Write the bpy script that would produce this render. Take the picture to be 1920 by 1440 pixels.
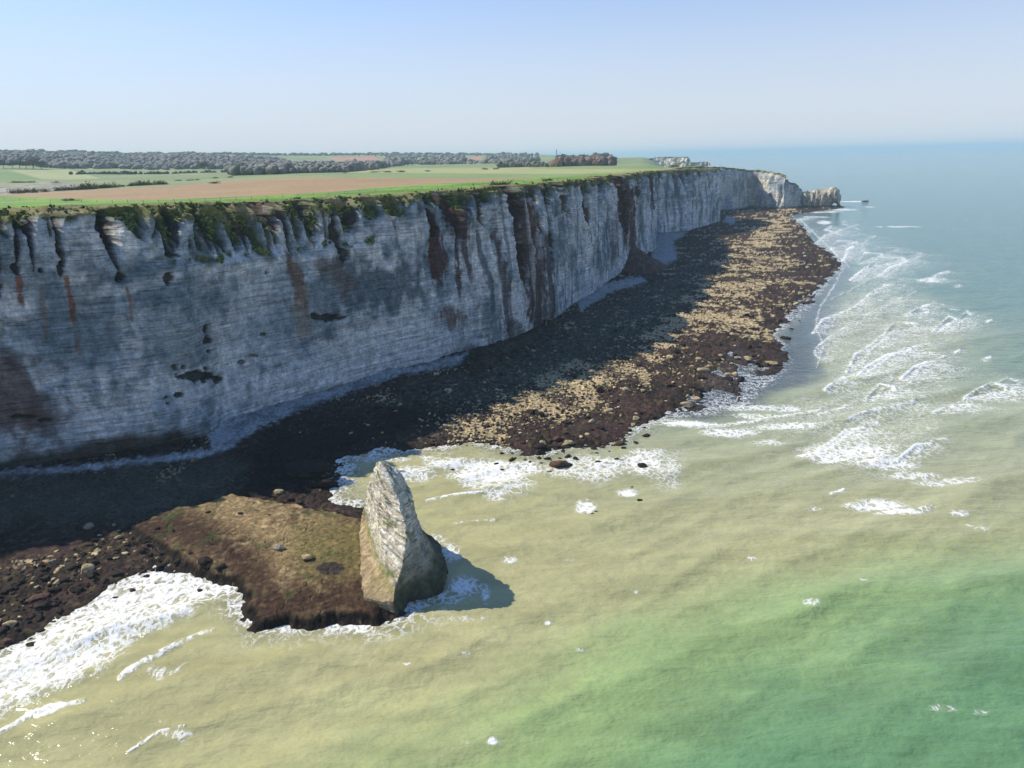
import bpy, math, random, time
import numpy as np
T0=time.time()
random.seed(7); rng=np.random.default_rng(11)
for o in list(bpy.data.objects): bpy.data.objects.remove(o, do_unlink=True)
scene=bpy.context.scene; COL=scene.collection
R=math.radians

# ------------------------------------------------------------------ camera
F=1332.0; HC=88.0; TH=math.atan(423.9/F); RO=R(1.34)
fw=np.array([0,math.cos(TH),-math.sin(TH)]); r0=np.array([1.,0,0]); u0=np.array([0,math.sin(TH),math.cos(TH)])
RV=math.cos(RO)*r0-math.sin(RO)*u0; UV=math.sin(RO)*r0+math.cos(RO)*u0
cam=bpy.data.cameras.new('camera'); camo=bpy.data.objects.new('camera',cam); COL.objects.link(camo)
from mathutils import Matrix, Vector
camo.matrix_world=Matrix(((RV[0],UV[0],-fw[0],0),(RV[1],UV[1],-fw[1],0),(RV[2],UV[2],-fw[2],HC),(0,0,0,1)))
cam.sensor_width=36; cam.lens=F/1920*36; cam.clip_start=0.5; cam.clip_end=200000
scene.camera=camo

# ------------------------------------------------------------------ sky, sun, exposure
SUN_EL=42.5; SUN_AZ=-68.0          # azimuth measured from +Y towards +X
w=bpy.data.worlds.new('World'); scene.world=w; w.use_nodes=True
nt=w.node_tree; bg=nt.nodes['Background']
sky=nt.nodes.new('ShaderNodeTexSky'); sky.sky_type='NISHITA'; sky.sun_disc=False
sky.sun_elevation=R(SUN_EL); sky.sun_rotation=R(SUN_AZ); sky.altitude=0; sky.air_density=1.0; sky.dust_density=0.25; sky.ozone_density=2.0
tint=nt.nodes.new('ShaderNodeVectorMath'); tint.operation='MULTIPLY'; tint.inputs[1].default_value=(.70,.86,1.08)
nt.links.new(sky.outputs[0],tint.inputs[0])
_tc=nt.nodes.new('ShaderNodeTexCoord'); _sx=nt.nodes.new('ShaderNodeSeparateXYZ'); nt.links.new(_tc.outputs['Generated'],_sx.inputs[0])
_mr=nt.nodes.new('ShaderNodeMapRange'); _mr.interpolation_type='SMOOTHSTEP'
for _i,_v in enumerate((-.03,.34,.92,.0)): _mr.inputs[_i+1].default_value=_v
nt.links.new(_sx.outputs[2],_mr.inputs[0])
_mx=nt.nodes.new('ShaderNodeMix'); _mx.data_type='RGBA'; nt.links.new(_mr.outputs[0],_mx.inputs[0]); nt.links.new(tint.outputs[0],_mx.inputs[6]); _mx.inputs[7].default_value=(4.6,4.75,5.3,1)
nt.links.new(_mx.outputs[2],bg.inputs[0]);  bg.inputs[1].default_value=0.14
sl=bpy.data.lights.new('sun','SUN'); sl.energy=5.0; sl.angle=R(0.53); sl.color=(1,0.92,0.77)
so=bpy.data.objects.new('sun',sl); COL.objects.link(so)
sd=Vector((math.sin(R(SUN_AZ))*math.cos(R(SUN_EL)),math.cos(R(SUN_AZ))*math.cos(R(SUN_EL)),math.sin(R(SUN_EL))))
so.rotation_euler=sd.to_track_quat('Z','Y').to_euler(); so.location=(-300,100,400)
scene.view_settings.view_transform='Standard'; scene.view_settings.look='None'
scene.view_settings.exposure=0.15; scene.view_settings.gamma=1.0
scene.render.engine='CYCLES'
scene.cycles.max_bounces=5; scene.cycles.volume_bounces=3; scene.cycles.sample_clamp_indirect=5
scene.cycles.use_denoising=True

# ------------------------------------------------------------------ projection helpers (survey of the photo into metres)
def ray(px,py):
    px=np.asarray(px,float);py=np.asarray(py,float)
    return fw*F+(px-960)[...,None]*RV+(720-py)[...,None]*UV
def P(px,py,z=0.):
    d=ray(px,py); t=(z-HC)/d[...,2]; return np.array([0,0,HC])+d*np.asarray(t)[...,None]
def PD(px,py,D):
    d=ray(px,py); t=D/np.hypot(d[...,0],d[...,1]); return np.array([0,0,HC])+d*np.asarray(t)[...,None]
def pix(x,y,z):
    zz=z-HC; wv=x*fw[0]+y*fw[1]+zz*fw[2]
    wv=np.maximum(wv,1e-3)
    return 960+F*(x*RV[0]+y*RV[1]+zz*RV[2])/wv, 720-F*(x*UV[0]+y*UV[1]+zz*UV[2])/wv

# ------------------------------------------------------------------ noise
def _h(ix,iy,seed):
    with np.errstate(over='ignore'):
        h=(ix.astype(np.uint32)*np.uint32(374761393)+iy.astype(np.uint32)*np.uint32(668265263)+np.uint32(seed*1442695041&0xffffffff))
        h=(h^(h>>np.uint32(13)))*np.uint32(1274126177); h^=h>>np.uint32(16)
    return h
_ang=np.linspace(0,2*np.pi,256,endpoint=False); _GX=np.cos(_ang).astype(np.float32); _GY=np.sin(_ang).astype(np.float32)
def pn(x,y,seed=0):
    x=np.asarray(x,np.float64); y=np.asarray(y,np.float64); x,y=np.broadcast_arrays(x,y)
    fx=np.floor(x); fy=np.floor(y); ix=fx.astype(np.int64); iy=fy.astype(np.int64)
    dx=(x-fx).astype(np.float32); dy=(y-fy).astype(np.float32)
    u=dx*dx*dx*(dx*(dx*6-15)+10); v=dy*dy*dy*(dy*(dy*6-15)+10)
    def g(a,b):
        i=(_h(ix+a,iy+b,seed)&np.uint32(255)).astype(np.int64); return _GX[i]*(dx-a)+_GY[i]*(dy-b)
    n00=g(0,0);n10=g(1,0);n01=g(0,1);n11=g(1,1)
    a=n00+(n10-n00)*u; b=n01+(n11-n01)*u
    return (a+(b-a)*v)*1.5
def fbm(x,y,oc=4,seed=0,g=0.5,l=2.03):
    s=0;a=1;t=0
    for i in range(oc):
        s=s+a*pn(x,y,seed+i*17); t+=a; a*=g; x=x*l+3.1; y=y*l+7.7
    return s/t*1.4
def cell(x,y,seed=0):
    "distance to nearest and second nearest feature point, id of nearest"
    fx=np.floor(x); fy=np.floor(y); d1=np.full(x.shape,9.,np.float32); d2=d1.copy(); idn=np.zeros(x.shape,np.float32)
    for a in (-1,0,1):
        for b in (-1,0,1):
            ix=(fx+a).astype(np.int64); iy=(fy+b).astype(np.int64); h=_h(ix,iy,seed)
            jx=(h&np.uint32(1023))/1023.; jy=((h>>np.uint32(10))&np.uint32(1023))/1023.
            dd=np.hypot(fx+a+jx-x,fy+b+jy-y).astype(np.float32)
            idv=((h>>np.uint32(20))&np.uint32(1023))/1023.
            m=dd<d1; d2=np.where(m,d1,np.minimum(d2,dd)); d1=np.where(m,dd,d1); idn=np.where(m,idv,idn)
    return d1,d2,idn
def ss(a,b,x):
    t=np.clip((x-a)/(b-a),0,1); return t*t*(3-2*t)
def mix(a,b,t):
    t=np.asarray(t)[...,None] if np.ndim(t) else t
    return np.asarray(a)*(1-t)+np.asarray(b)*t
def seg(px,py,pts):
    "distance to an open polyline"
    d=np.full(np.shape(px),1e9)
    for (x0,y0),(x1,y1) in zip(pts[:-1],pts[1:]):
        vx=x1-x0;vy=y1-y0;L=vx*vx+vy*vy+1e-9
        t=np.clip(((px-x0)*vx+(py-y0)*vy)/L,0,1); d=np.minimum(d,np.hypot(px-x0-t*vx,py-y0-t*vy))
    return d
def sdp(px,py,pts):
    "signed distance to a closed polygon, positive inside"
    pts=[tuple(p[:2]) for p in pts]; c=pts+[pts[0]]; d=seg(px,py,c); ins=np.zeros(np.shape(px),bool)
    for (x0,y0),(x1,y1) in zip(c[:-1],c[1:]):
        if y0==y1: continue
        m=((y0>py)!=(y1>py))&(px<(x1-x0)*(py-y0)/(y1-y0)+x0); ins^=m
    return np.where(ins,d,-d)

# ------------------------------------------------------------------ mesh helpers
def tag(o,label=None,cat=None,group=None,kind=None):
    if label:o['label']=label
    if cat:o['category']=cat
    if group:o['group']=group
    if kind:o['kind']=kind
    return o
def mesh_np(name,V,faces,mat,cols=None,attrs=None,smooth=True,parent=None,link=True):
    "faces: int array (n,3|4) or list of such arrays"
    if not isinstance(faces,(list,tuple)): faces=[faces]
    me=bpy.data.meshes.new(name); V=np.asarray(V,np.float32)
    me.vertices.add(len(V)); me.vertices.foreach_set('co',V.ravel())
    tot=np.concatenate([f.ravel() for f in faces]).astype(np.int32)
    cnt=np.concatenate([np.full(len(f),f.shape[1]) for f in faces]); st=np.concatenate([[0],np.cumsum(cnt)[:-1]]).astype(np.int32)
    me.loops.add(len(tot)); me.loops.foreach_set('vertex_index',tot)
    me.polygons.add(len(cnt)); me.polygons.foreach_set('loop_start',st)
    try: me.polygons.foreach_set('loop_total',cnt.astype(np.int32))
    except Exception: pass
    me.polygons.foreach_set('use_smooth',np.full(len(cnt),smooth,bool))
    if cols is not None:
        a=me.attributes.new('col','FLOAT_COLOR','POINT'); c=np.ones((len(V),4),np.float32); c[:,:3]=cols; a.data.foreach_set('color',c.ravel())
    for k,v in (attrs or {}).items():
        a=me.attributes.new(k,'FLOAT','POINT'); a.data.foreach_set('value',np.asarray(v,np.float32).ravel())
    me.update(); me.validate()
    if mat: me.materials.append(mat)
    if not link: return me
    o=bpy.data.objects.new(name,me); COL.objects.link(o)
    if parent: o.parent=parent
    return o
def gridf(nr,nc,keep=None,flip=False):
    i=np.arange(nr*nc).reshape(nr,nc); f=np.stack([i[:-1,:-1],i[:-1,1:],i[1:,1:],i[1:,:-1]],-1).reshape(-1,4)
    if flip: f=f[:,::-1]
    if keep is not None: f=f[keep.reshape(-1)]
    return f
def compact(V,f,*arrs):
    u,inv=np.unique(f.ravel(),return_inverse=True); return (V[u],inv.reshape(f.shape))+tuple(a[u] for a in arrs)

# ------------------------------------------------------------------ materials
def newmat(name,rough=0.9,spec=0.3):
    m=bpy.data.materials.new(name); m.use_nodes=True; n=m.node_tree; b=n.nodes['Principled BSDF']
    b.inputs['Roughness'].default_value=rough; b.inputs['Specular IOR Level'].default_value=spec
    return m,n,b
def N(n,t,**k):
    x=n.nodes.new(t)
    for a,b in k.items():
        if a in x.bl_rna.properties: setattr(x,a,b)
        else: x.inputs[a].default_value=b
    return x
def noise_fac(n,scale,detail=4,rough=.6,mp=(1,1,1),dist=0.):
    tc=N(n,'ShaderNodeNewGeometry'); m=N(n,'ShaderNodeMapping'); m.inputs['Scale'].default_value=mp
    n.links.new(tc.outputs['Position'],m.inputs['Vector'])
    q=N(n,'ShaderNodeTexNoise'); q.inputs['Scale'].default_value=scale; q.inputs['Detail'].default_value=detail; q.inputs['Roughness'].default_value=rough; q.inputs['Distortion'].default_value=dist
    n.links.new(m.outputs[0],q.inputs['Vector']); return q.outputs['Fac']
def mrange(n,src,a,b,c,d):
    r=N(n,'ShaderNodeMapRange'); r.inputs[1].default_value=a;r.inputs[2].default_value=b;r.inputs[3].default_value=c;r.inputs[4].default_value=d
    n.links.new(src,r.inputs[0]); return r.outputs[0]
def mathn(n,op,a,b=None):
    r=N(n,'ShaderNodeMath',operation=op)
    for i,v in enumerate((a,b)):
        if v is None: continue
        if isinstance(v,(int,float)): r.inputs[i].default_value=v
        else: n.links.new(v,r.inputs[i])
    return r.outputs[0]
def attr(n,name,out='Fac'):
    a=N(n,'ShaderNodeAttribute'); a.attribute_name=name; return a.outputs[out]
def vmul(n,colsock,facsock):
    m=N(n,'ShaderNodeVectorMath',operation='SCALE'); n.links.new(colsock,m.inputs[0]); n.links.new(facsock,m.inputs['Scale']); return m.outputs[0]
def ground_mat(name,scale,lo,hi,bump=.5,dist=.3,mp=(1,1,1),rough=.9,spec=.25,scale2=None,lo2=1,hi2=1):
    m,n,b=newmat(name,rough,spec); c=attr(n,'col','Color')
    f1=noise_fac(n,scale,6,.65,mp); c=vmul(n,c,mrange(n,f1,.3,.7,lo,hi))
    if scale2: c=vmul(n,c,mrange(n,noise_fac(n,scale2,4,.6),.3,.7,lo2,hi2))
    n.links.new(c,b.inputs['Base Color'])
    bp=N(n,'ShaderNodeBump'); bp.inputs['Strength'].default_value=bump; bp.inputs['Distance'].default_value=dist
    n.links.new(f1,bp.inputs['Height']); n.links.new(bp.outputs[0],b.inputs['Normal'])
    return m
def flat_mat(name,col,rough=.8,var=.25,scale=1.,spec=.3):
    m,n,b=newmat(name,rough,spec); f=mrange(n,noise_fac(n,scale,4,.6),.3,.7,1-var,1+var)
    rg=N(n,'ShaderNodeRGB'); rg.outputs[0].default_value=(*col,1); n.links.new(vmul(n,rg.outputs[0],f),b.inputs['Base Color']); return m
M={}
def chalk_mat():
    m,n,b=newmat('chalk',.92,.2); c=attr(n,'col','Color')
    st=noise_fac(n,1.0,5,.7,(.03,.03,1.3),.2)            # beds
    fl=noise_fac(n,1.0,4,.7,(.11,.11,2.4),.35)            # flint bands
    gr=noise_fac(n,.9,8,.75)                            # grain
    vs=noise_fac(n,1.0,6,.65,(.5,.5,.05))               # runs of rain
    rk=attr(n,'rock')
    bk=noise_fac(n,.34,7,.72); a=mrange(n,st,.35,.65,.70,1.18); f2=mrange(n,fl,.34,.46,.42,1.0); g2=mathn(n,'MULTIPLY',mrange(n,gr,.3,.7,.62,1.34),mrange(n,bk,.34,.62,.62,1.25)); v2=mrange(n,vs,.35,.7,.9,1.05)
    k=mathn(n,'MULTIPLY',mathn(n,'MULTIPLY',a,f2),v2)
    k=mathn(n,'ADD',mathn(n,'MULTIPLY',mathn(n,'SUBTRACT',k,1.0),rk),1.0)
    k=mathn(n,'MULTIPLY',k,g2)
    n.links.new(vmul(n,c,k),b.inputs['Base Color'])
    h=mathn(n,'ADD',mathn(n,'MULTIPLY',mathn(n,'ADD',st,fl),rk),mathn(n,'MULTIPLY',gr,1.1))
    bp=N(n,'ShaderNodeBump'); bp.inputs['Strength'].default_value=.9; bp.inputs['Distance'].default_value=.6
    n.links.new(h,bp.inputs['Height']); n.links.new(bp.outputs[0],b.inputs['Normal']); return m
M['chalk']=chalk_mat()
M['land']=ground_mat('fields',.25,.78,1.2,bump=.5,dist=.5,scale2=.02,lo2=.9,hi2=1.1)
M['reef']=ground_mat('reef_rock',.9,.4,1.6,bump=1.,dist=.5,rough=.85,spec=.12,scale2=.16,lo2=.75,hi2=1.25)
M['rock']=ground_mat('weedy_boulder',1.6,.55,1.5,bump=.8,dist=.25,rough=.8,spec=.15)
M['tree']=ground_mat('twigs',.35,.7,1.3,bump=.6,dist=1.)

CREAM=np.array([.80,.80,.76]); GREYB=np.array([.44,.52,.56]); SLATE=np.array([.13,.19,.21]); SOIL=np.array([.055,.033,.026]); RUST=np.array([.26,.10,.055])
VEG=np.array([.028,.055,.018]); VEGY=np.array([.21,.21,.07]); DRY=np.array([.30,.26,.13]); GRASS=np.array([.20,.34,.045])

# ------------------------------------------------------------------ cliff survey: stations (base px, base py, lip px, lip py, setback)
NV=np.array([.8,-.6]); QV=np.array([.6,.8])
ST=[(-420,985,405,9.5),(-200,935,400,9.5),(-60,905,398,9.5),(0,893,396,9.5),(100,877,390,9.5),(200,862,387,10.2),(300,845,386,10.2),(385,830,383,10.9),(420,806,382,11.6),(500,778,380,11.6),(600,745,374,10.2),(700,714,369,9.5),
 (800,690,364,8.8),(900,658,353,8.2),(980,634,348,7.5),(1050,600,342,6.8),(1080,575,339,6.8),(1140,535,332,6.8),(1185,503,327,6.8),(1225,475,321,6.8),(1232,442,319,6.8),(1290,436,317,6.8),(1353,418,316,9)]
qs=[];pf=[];zl=[];sb=[]
for bx,by,ly,s in ST:
    b=P(bx,by,0.)[:2]; q=b@QV; p=b@NV
    L=b-NV*s
    lo,hi=30.,100.
    for _ in range(40):
        mz=(lo+hi)/2; x_,y_=pix(L[0],L[1],mz)
        # lip py is tabulated at its own column; interpolate
        t=np.interp(x_,[a[0] for a in ST],[a[2] for a in ST])
        if y_>t: lo=mz
        else: hi=mz
    qs.append(q);pf.append(p);zl.append(mz);sb.append(s)
qs+= [955,985,1040,1110]; pf+=[-372,-415,-432,-438]; zl+=[66,63,58,52]; sb+=[7,7,7,7]
qs=np.array(qs);pf=np.array(pf);zl=np.array(zl);sb=np.array(sb,float)
print('q',qs.round(),'p',pf.round(),'z',zl.round(1))
def smooth_interp(q,ys,wd=9):
    k=np.linspace(-1,1,7); wts=1-np.abs(k)*.9; r=0
    for a,b in zip(k,wts): r=r+b*np.interp(q+a*wd,qs,ys)
    return r/wts.sum()
def pface(q): return smooth_interp(q,pf,7)
def zlip(q): return smooth_interp(q,zl,20)
def setb(q): return np.interp(q,qs,sb)

# ------------------------------------------------------------------ inland terrain
TPX=[-300,0,320,640,960,1200,1300,1350]
TAB={ # column px at eye level: (distance, py of the ground)
 -300:[(400,376),(520,366),(800,352),(1200,340),(1700,327),(2000,318),(3500,302),(5000,299)],
 0:[(300,385),(400,371.5),(520,364),(800,353),(1200,338),(1700,323),(2000,314),(3300,296),(5000,292)],
 320:[(300,378),(400,366),(600,351),(750,343),(1100,335),(1500,326),(1900,320),(3200,297),(5000,292)],
 640:[(340,364),(450,352),(620,339),(800,330),(1000,325),(1200,322.5),(1700,319),(2500,308),(3500,299),(5000,291)],
 960:[(400,347),(500,341),(700,330),(1000,319),(1300,314),(1800,312),(2500,305),(3500,296),(5000,289)],
 1200:[(560,329),(700,320),(900,314.5),(1200,310),(1350,309.5),(1800,312),(2500,297.5),(3500,293.5),(5000,300)],
 1300:[(560,324),(700,319),(1000,316.5),(1200,314),(1350,313),(1800,330),(2500,330),(3500,330),(5000,320)],
 1350:[(560,324),(700,319),(1000,317.5),(1200,317),(1350,320),(1800,340),(2500,340),(3500,340),(5000,330)]}
LD=np.log(np.array([250,300,400,500,620,750,900,1050,1200,1350,1500,1700,1900,2200,2600,3200,4000,5000]))
GZ=np.zeros((len(TPX),len(LD)))
for i,c in enumerate(TPX):
    d=np.array([a for a,b in TAB[c]],float); py=np.array([b for a,b in TAB[c]],float)
    hz=296-.0234*(c-960)
    drop=(py-hz)/1397.*d            # metres below the eye
    GZ[i]=88-np.interp(LD,np.log(d),drop)
def Tz(x,y):
    D=np.hypot(x,y); px,_=pix(x,y,np.full(np.shape(x),80.))
    a=np.interp(np.clip(px,TPX[0],TPX[-1]),TPX,np.arange(len(TPX))); b=np.interp(np.log(np.clip(D,250,5000)),LD,np.arange(len(LD)))
    i=np.minimum(a.astype(int),len(TPX)-2); j=np.minimum(b.astype(int),len(LD)-2); u=a-i; v=b-j; u=u*u*(3-2*u)
    z=(GZ[i,j]*(1-v)+GZ[i,j+1]*v)*(1-u)+(GZ[i+1,j]*(1-v)+GZ[i+1,j+1]*v)*u
    z=z-np.maximum(D-5000,0)*.012
    q=x*QV[0]+y*QV[1]; p=x*NV[0]+y*NV[1]; wv=pface(q)-setb(q)-p
    t=ss(20,150,wv)
    z=zlip(q)*(1-t)+z*t
    return z,wv,q,p,D,px
BROWN=[(-900,372),(-300,366),(0,363),(100,360),(190,355.5),(260,351.5),(330,347.5),(380,343.5),(450,338),(520,334.5),(560,333),(640,333),(800,334),(900,335),(1000,334.8),(1030,335.4),(960,337.5),(850,343),(700,352),(640,359),(480,368),(330,373),(270,376),(120,372),(0,367.5),(-300,372),(-900,385)]
def land_cols(px,py,wv,x,y):
    n1=fbm(x/30,y/30,4,5); n2=fbm(x/6,y/6,4,9)
    c=np.tile(np.array([.20,.25,.115]),(len(px),1))                 # hazy far pasture
    c=mix(c,[.25,.28,.13],ss(-.2,.4,fbm(x/260,y/260,3,3)))
    jx=n2*1.2
    pale=[(640,317.5),(1250,311),(1290,317),(1150,325),(1000,326),(800,325),(600,323)]
    c=mix(c,[.33,.36,.17],ss(-.6,.6,sdp(px,py,[(20,319.5),(130,318),(190,335),(120,337),(80,336)])))
    c=mix(c,[.155,.24,.085],ss(-.6,.6,sdp(px,py,[(-50,322),(8,322),(45,328),(75,336),(-50,338)])))
    c=mix(c,[.21,.28,.11],ss(-1,1,sdp(px,py,[(560,333.5),(700,325.5),(1000,325),(1230,318),(1300,322),(1000,337),(900,335.5)])))
    c=mix(c,[.34,.35,.15],ss(-.5,.5,sdp(px,py,pale)))
    c=mix(c,[.22,.29,.11],ss(-.5,.5,sdp(px,py,[(980,311.5),(1240,310),(1350,312),(1350,316),(1200,318),(1000,316)])))
    g=ss(-1,1,sdp(px,py,[(-900,370),(0,364),(330,360),(1000,334),(1330,318),(1330,330),(800,372),(300,400),(-900,420)]))
    c=mix(c,mix(GRASS,[.13,.23,.05],ss(-.3,.3,n1)),g)
    c=mix(c,[.34,.23,.12],ss(-.7,.7,sdp(px+jx*2,py+jx*.3,BROWN)))
    c=mix(c,[.44,.215,.155],ss(-.4,.4,sdp(px,py,[(615,296),(700,294),(716,300),(690,303),(630,302)])))
    c=mix(c,[.44,.215,.155],ss(-.4,.4,sdp(px,py,[(876,295),(900,294),(905,300),(880,301)])))
    c=mix(c,[.65,.55,.05],ss(-.4,.4,sdp(px,py,[(930,291.7),(1000,291.2),(1000,293.2),(930,293.6)])))
    # rough chalky scrub at the far left
    c=mix(c,mix([.20,.19,.13],[.42,.39,.33],ss(-.1,.4,fbm(x/14,y/14,4,31))),ss(-2,2,sdp(px,py,[(-60,352),(40,347),(90,341),(110,339),(150,347),(170,355),(60,362),(-60,368)])))
    rough=ss(15,7,wv+n1*7)*ss(-40,-20,wv+0*wv)
    c=mix(c,mix(DRY*.75,VEGY,ss(-.3,.4,n2)),rough)
    return c

# ------------------------------------------------------------------ main cliff with its rim
def qspace():
    q=[-150.];
    while q[-1]<1105:
        b=NV*float(np.interp(q[-1],qs,pf))+QV*q[-1]; D=max(170,np.hypot(b[0],b[1])); q.append(q[-1]+min(.00105*D*1.05,1.15)*(1.8 if q[-1]<20 else 1))
    return np.array(q)
Q=qspace(); nq=len(Q)
NF=290; NR=40
Zt=zlip(Q)
tz=np.linspace(0,1,NF)
Z=-1.5+tz[:,None]*(Zt[None,:]+1.5); QQ=np.broadcast_to(Q,Z.shape)
PF=np.broadcast_to(pface(Q),Z.shape).copy(); SB=np.broadcast_to(setb(Q),Z.shape); ZT=np.broadcast_to(Zt,Z.shape)
X0=NV[0]*PF+QV[0]*QQ; Y0=NV[1]*PF+QV[1]*QQ
PX,PY=pix(X0,Y0,Z)
# depth of the weathered top zone
dep=7.5+4.5*fbm(Q/45,Q*0,3,40)+ 9.0*ss(235,330,PX[-1])*ss(745,640,PX[-1])+2.5*ss(800,1000,PX[-1])
dep=np.clip(dep,4,19)
DEP=np.broadcast_to(dep,Z.shape)
hh=np.clip((Z-(ZT-DEP)+2.2*fbm(QQ/9,Z/14,3,44))/DEP,0,1)
lean=4.0*tz[:,None]**1.5                                # the wall leans back a little
base_under=-1.2*ss(2.5,0,Z)
ribn=1-np.abs(fbm(QQ/11,Z/55,3,50))*2.6                     # ridged
ribn2=1-np.abs(fbm(QQ/4.5,Z/30,3,53))*2.4
rib=ss(.40,.62,.65*ribn+.35*ribn2+.05)
left=ss(330,150,PX)
rec=(SB-4.0+1.5*fbm(QQ/20,QQ*0,3,56))*hh**1.0*(1-.9*rib*ss(1.,.80,hh))+2.2*(1-rib)*ss(0,.15,hh)*ss(1,.7,hh)
amp_side=ss(150,260,QQ)
flute=(ribn-.5)*(.9+1.7*amp_side)*ss(0,60,Z)+(ribn2-.5)*.5*(.4+amp_side)*ss(10,60,Z)
large=3.2*fbm(QQ/60,Z/90,3,60)+1.0*fbm(QQ/16,Z/22,4,61)
bed=.20*pn(Z/.85+.03*QQ*0+pn(QQ/40,Z*0,71)*1.2,QQ/60,70)+.14*pn(Z/.33,QQ/8,72)+.30*fbm(QQ/2.2,Z/1.6,4,73)
# gullies: centre px at the lip, centre px at the foot, half width, foot py, depth
GUL=[(-45,-30,16,560,8),(2,6,10,545,7),(60,38,20,505,7),(75,72,12,515,8),(118,136,16,520,8),(215,240,24,532,14),(330,300,15,450,7),(395,405,24,474,6),(355,345,12,470,5),(470,478,13,486,8),(505,515,10,475,6),(525,538,16,440,10),(548,553,9,490,5),
 (600,606,12,445,7),(640,648,16,505,6),(690,682,12,430,7),(742,750,15,430,8),(815,822,10,520,4),(862,868,22,470,9),(905,930,10,470,6),(972,985,15,560,11),(1010,1020,10,470,6),(1035,1045,9,520,5),(1068,1075,12,430,7),(1100,1112,8,470,4),(1168,1182,13,460,8),(1200,1204,7,400,5),(1228,1230,6,410,4)]
gjag=fbm(QQ/2.2,Z/2.6,4,83); gul=np.zeros_like(Z); gd=np.zeros_like(Z); wob=fbm(Z/9,QQ/30,3,81)*6
for xt,xb,hw,yb,dm in GUL:
    yt=np.interp(xt,[a[0] for a in ST],[a[2] for a in ST]); t=np.clip((PY-yt)/(yb-yt),0,1.0)
    xc=xt+(xb-xt)*t+wob*.8; hwid=hw*(1-t**1.6)*(1-.25*np.sin(t*9+xt)); m=ss(1.0,.45,np.abs(PX-xc)/np.maximum(hwid,.4)+.35*gjag)*(t<1)
    gul=np.maximum(gul,m); gd=np.maximum(gd,m*dm*(1-.75*t))
rn=fbm(QQ/7.5,Z/120,3,90); rdep=ZT-(14+22*ss(-.2,.5,fbm(QQ/12,QQ*0,2,91)))
g2=ss(.10,.34,rn)*ss(0,1,(Z-rdep)/18)*ss(880,1250,PX); gul=np.maximum(gul,g2*.8); gd=np.maximum(gd,g2*5.5)
# caves / dark holes on the face
HOL=[(375,708,32,10,3),(412,712,13,8,2),(398,640,8,8,2),(400,662,5,4,1.5),(395,618,5,8,1.5),(612,595,28,7,3),(586,592,10,6,2),(327,524,8,10,2),(240,522,9,11,3),(38,505,10,10,3),(88,508,7,7,2),(128,508,8,16,2),(335,480,12,5,2),(505,628,7,4,1),(458,680,7,5,1),(482,668,9,4,1),(340,741,10,6,2),(312,746,5,4,1),(314,757,5,3,1),(333,690,5,5,1),(350,690,5,5,1),(392,693,5,4,1),(650,476,9,16,2),(2,545,9,26,3),(48,783,26,4,1.5),(85,788,14,4,1.5),(505,512,3,6,1),(822,430,8,14,1.5)]
hol=np.zeros_like(Z); hn=fbm(QQ/2.6,Z/2.2,3,95)
for x,y,a,b,dm in HOL: hol=np.maximum(hol,dm*ss(1.15,.8,np.hypot((PX-x)/a,(PY-y)/b)+hn*.55))
smoothp=ss(-25,25,sdp(PX,PY,[(540,700),(600,640),(760,560),(800,590),(900,640),(700,720),(540,770)]))
rec=rec+gd+hol
DISP=-lean+base_under-rec+large*(1-.5*smoothp)+flute+bed
# ledge along the left half near py 485
ZL=ZT-18; DISP+= -1.6*ss(-.6,.6,Z-ZL-1.2*fbm(QQ/12,Q*0,2,97))*ss(240,300,PX)*ss(760,700,PX)
PP=PF+DISP
# colours
n1=fbm(QQ/22,Z/22,5,101); n2=fbm(QQ/5,Z/9,4,102); n3=fbm(QQ/3.2,Z/40,4,103); n4=fbm(QQ/60,Z/40,4,104)
C=mix(CREAM,GREYB,ss(-.35,.45,n1*.8+n3*.5+n4*.5))
C=mix(C,SLATE,.72*ss(.02,.5,n4+n2*.5-.15*smoothp)); C=mix(C,SLATE*.9,.55*ss(.15,.45,fbm(QQ/9,Z/13,5,105)+.3*n2-.2*smoothp)); C=mix(C,CREAM*1.08,.6*ss(.1,.5,fbm(QQ/12,Z/10,5,106)))
def pat(c,poly,col,a=1.,soft=14,seed=110,ns=.6):
    nz=fbm(QQ/7,Z/9,4,seed); d=sdp(PX,PY,poly); return mix(c,col,a*ss(-soft,soft,d+nz*soft*2.4))
C=pat(C,[(590,505),(700,495),(780,500),(800,560),(720,600),(640,590),(560,560)],SLATE*.8,.85,18,111)
C=pat(C,[(290,560),(380,520),(420,600),(430,700),(330,700),(280,640)],SLATE*1.15,.6,18,112)
C=pat(C,[(430,500),(560,500),(640,560),(560,680),(430,640)],GREYB*.85,.5,25,113)
C=pat(C,[(540,760),(600,650),(760,575),(830,600),(880,660),(700,715)],CREAM*.98,.85,12,114)
C=pat(C,[(-80,655),(40,655),(80,720),(120,800),(60,830),(-80,830)],[.12,.075,.06],.85,32,115)
C=pat(C,[(-10,770),(120,740),(125,800),(0,815)],[.17,.10,.07],.5,24,116)
C=pat(C,[(600,500),(650,480),(670,540),(640,560)],[.17,.11,.08],.6,12,118)
nz=fbm(QQ/1.6,Z/5,4,120); nzw=fbm(QQ/10,Z/20,3,121)
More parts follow.
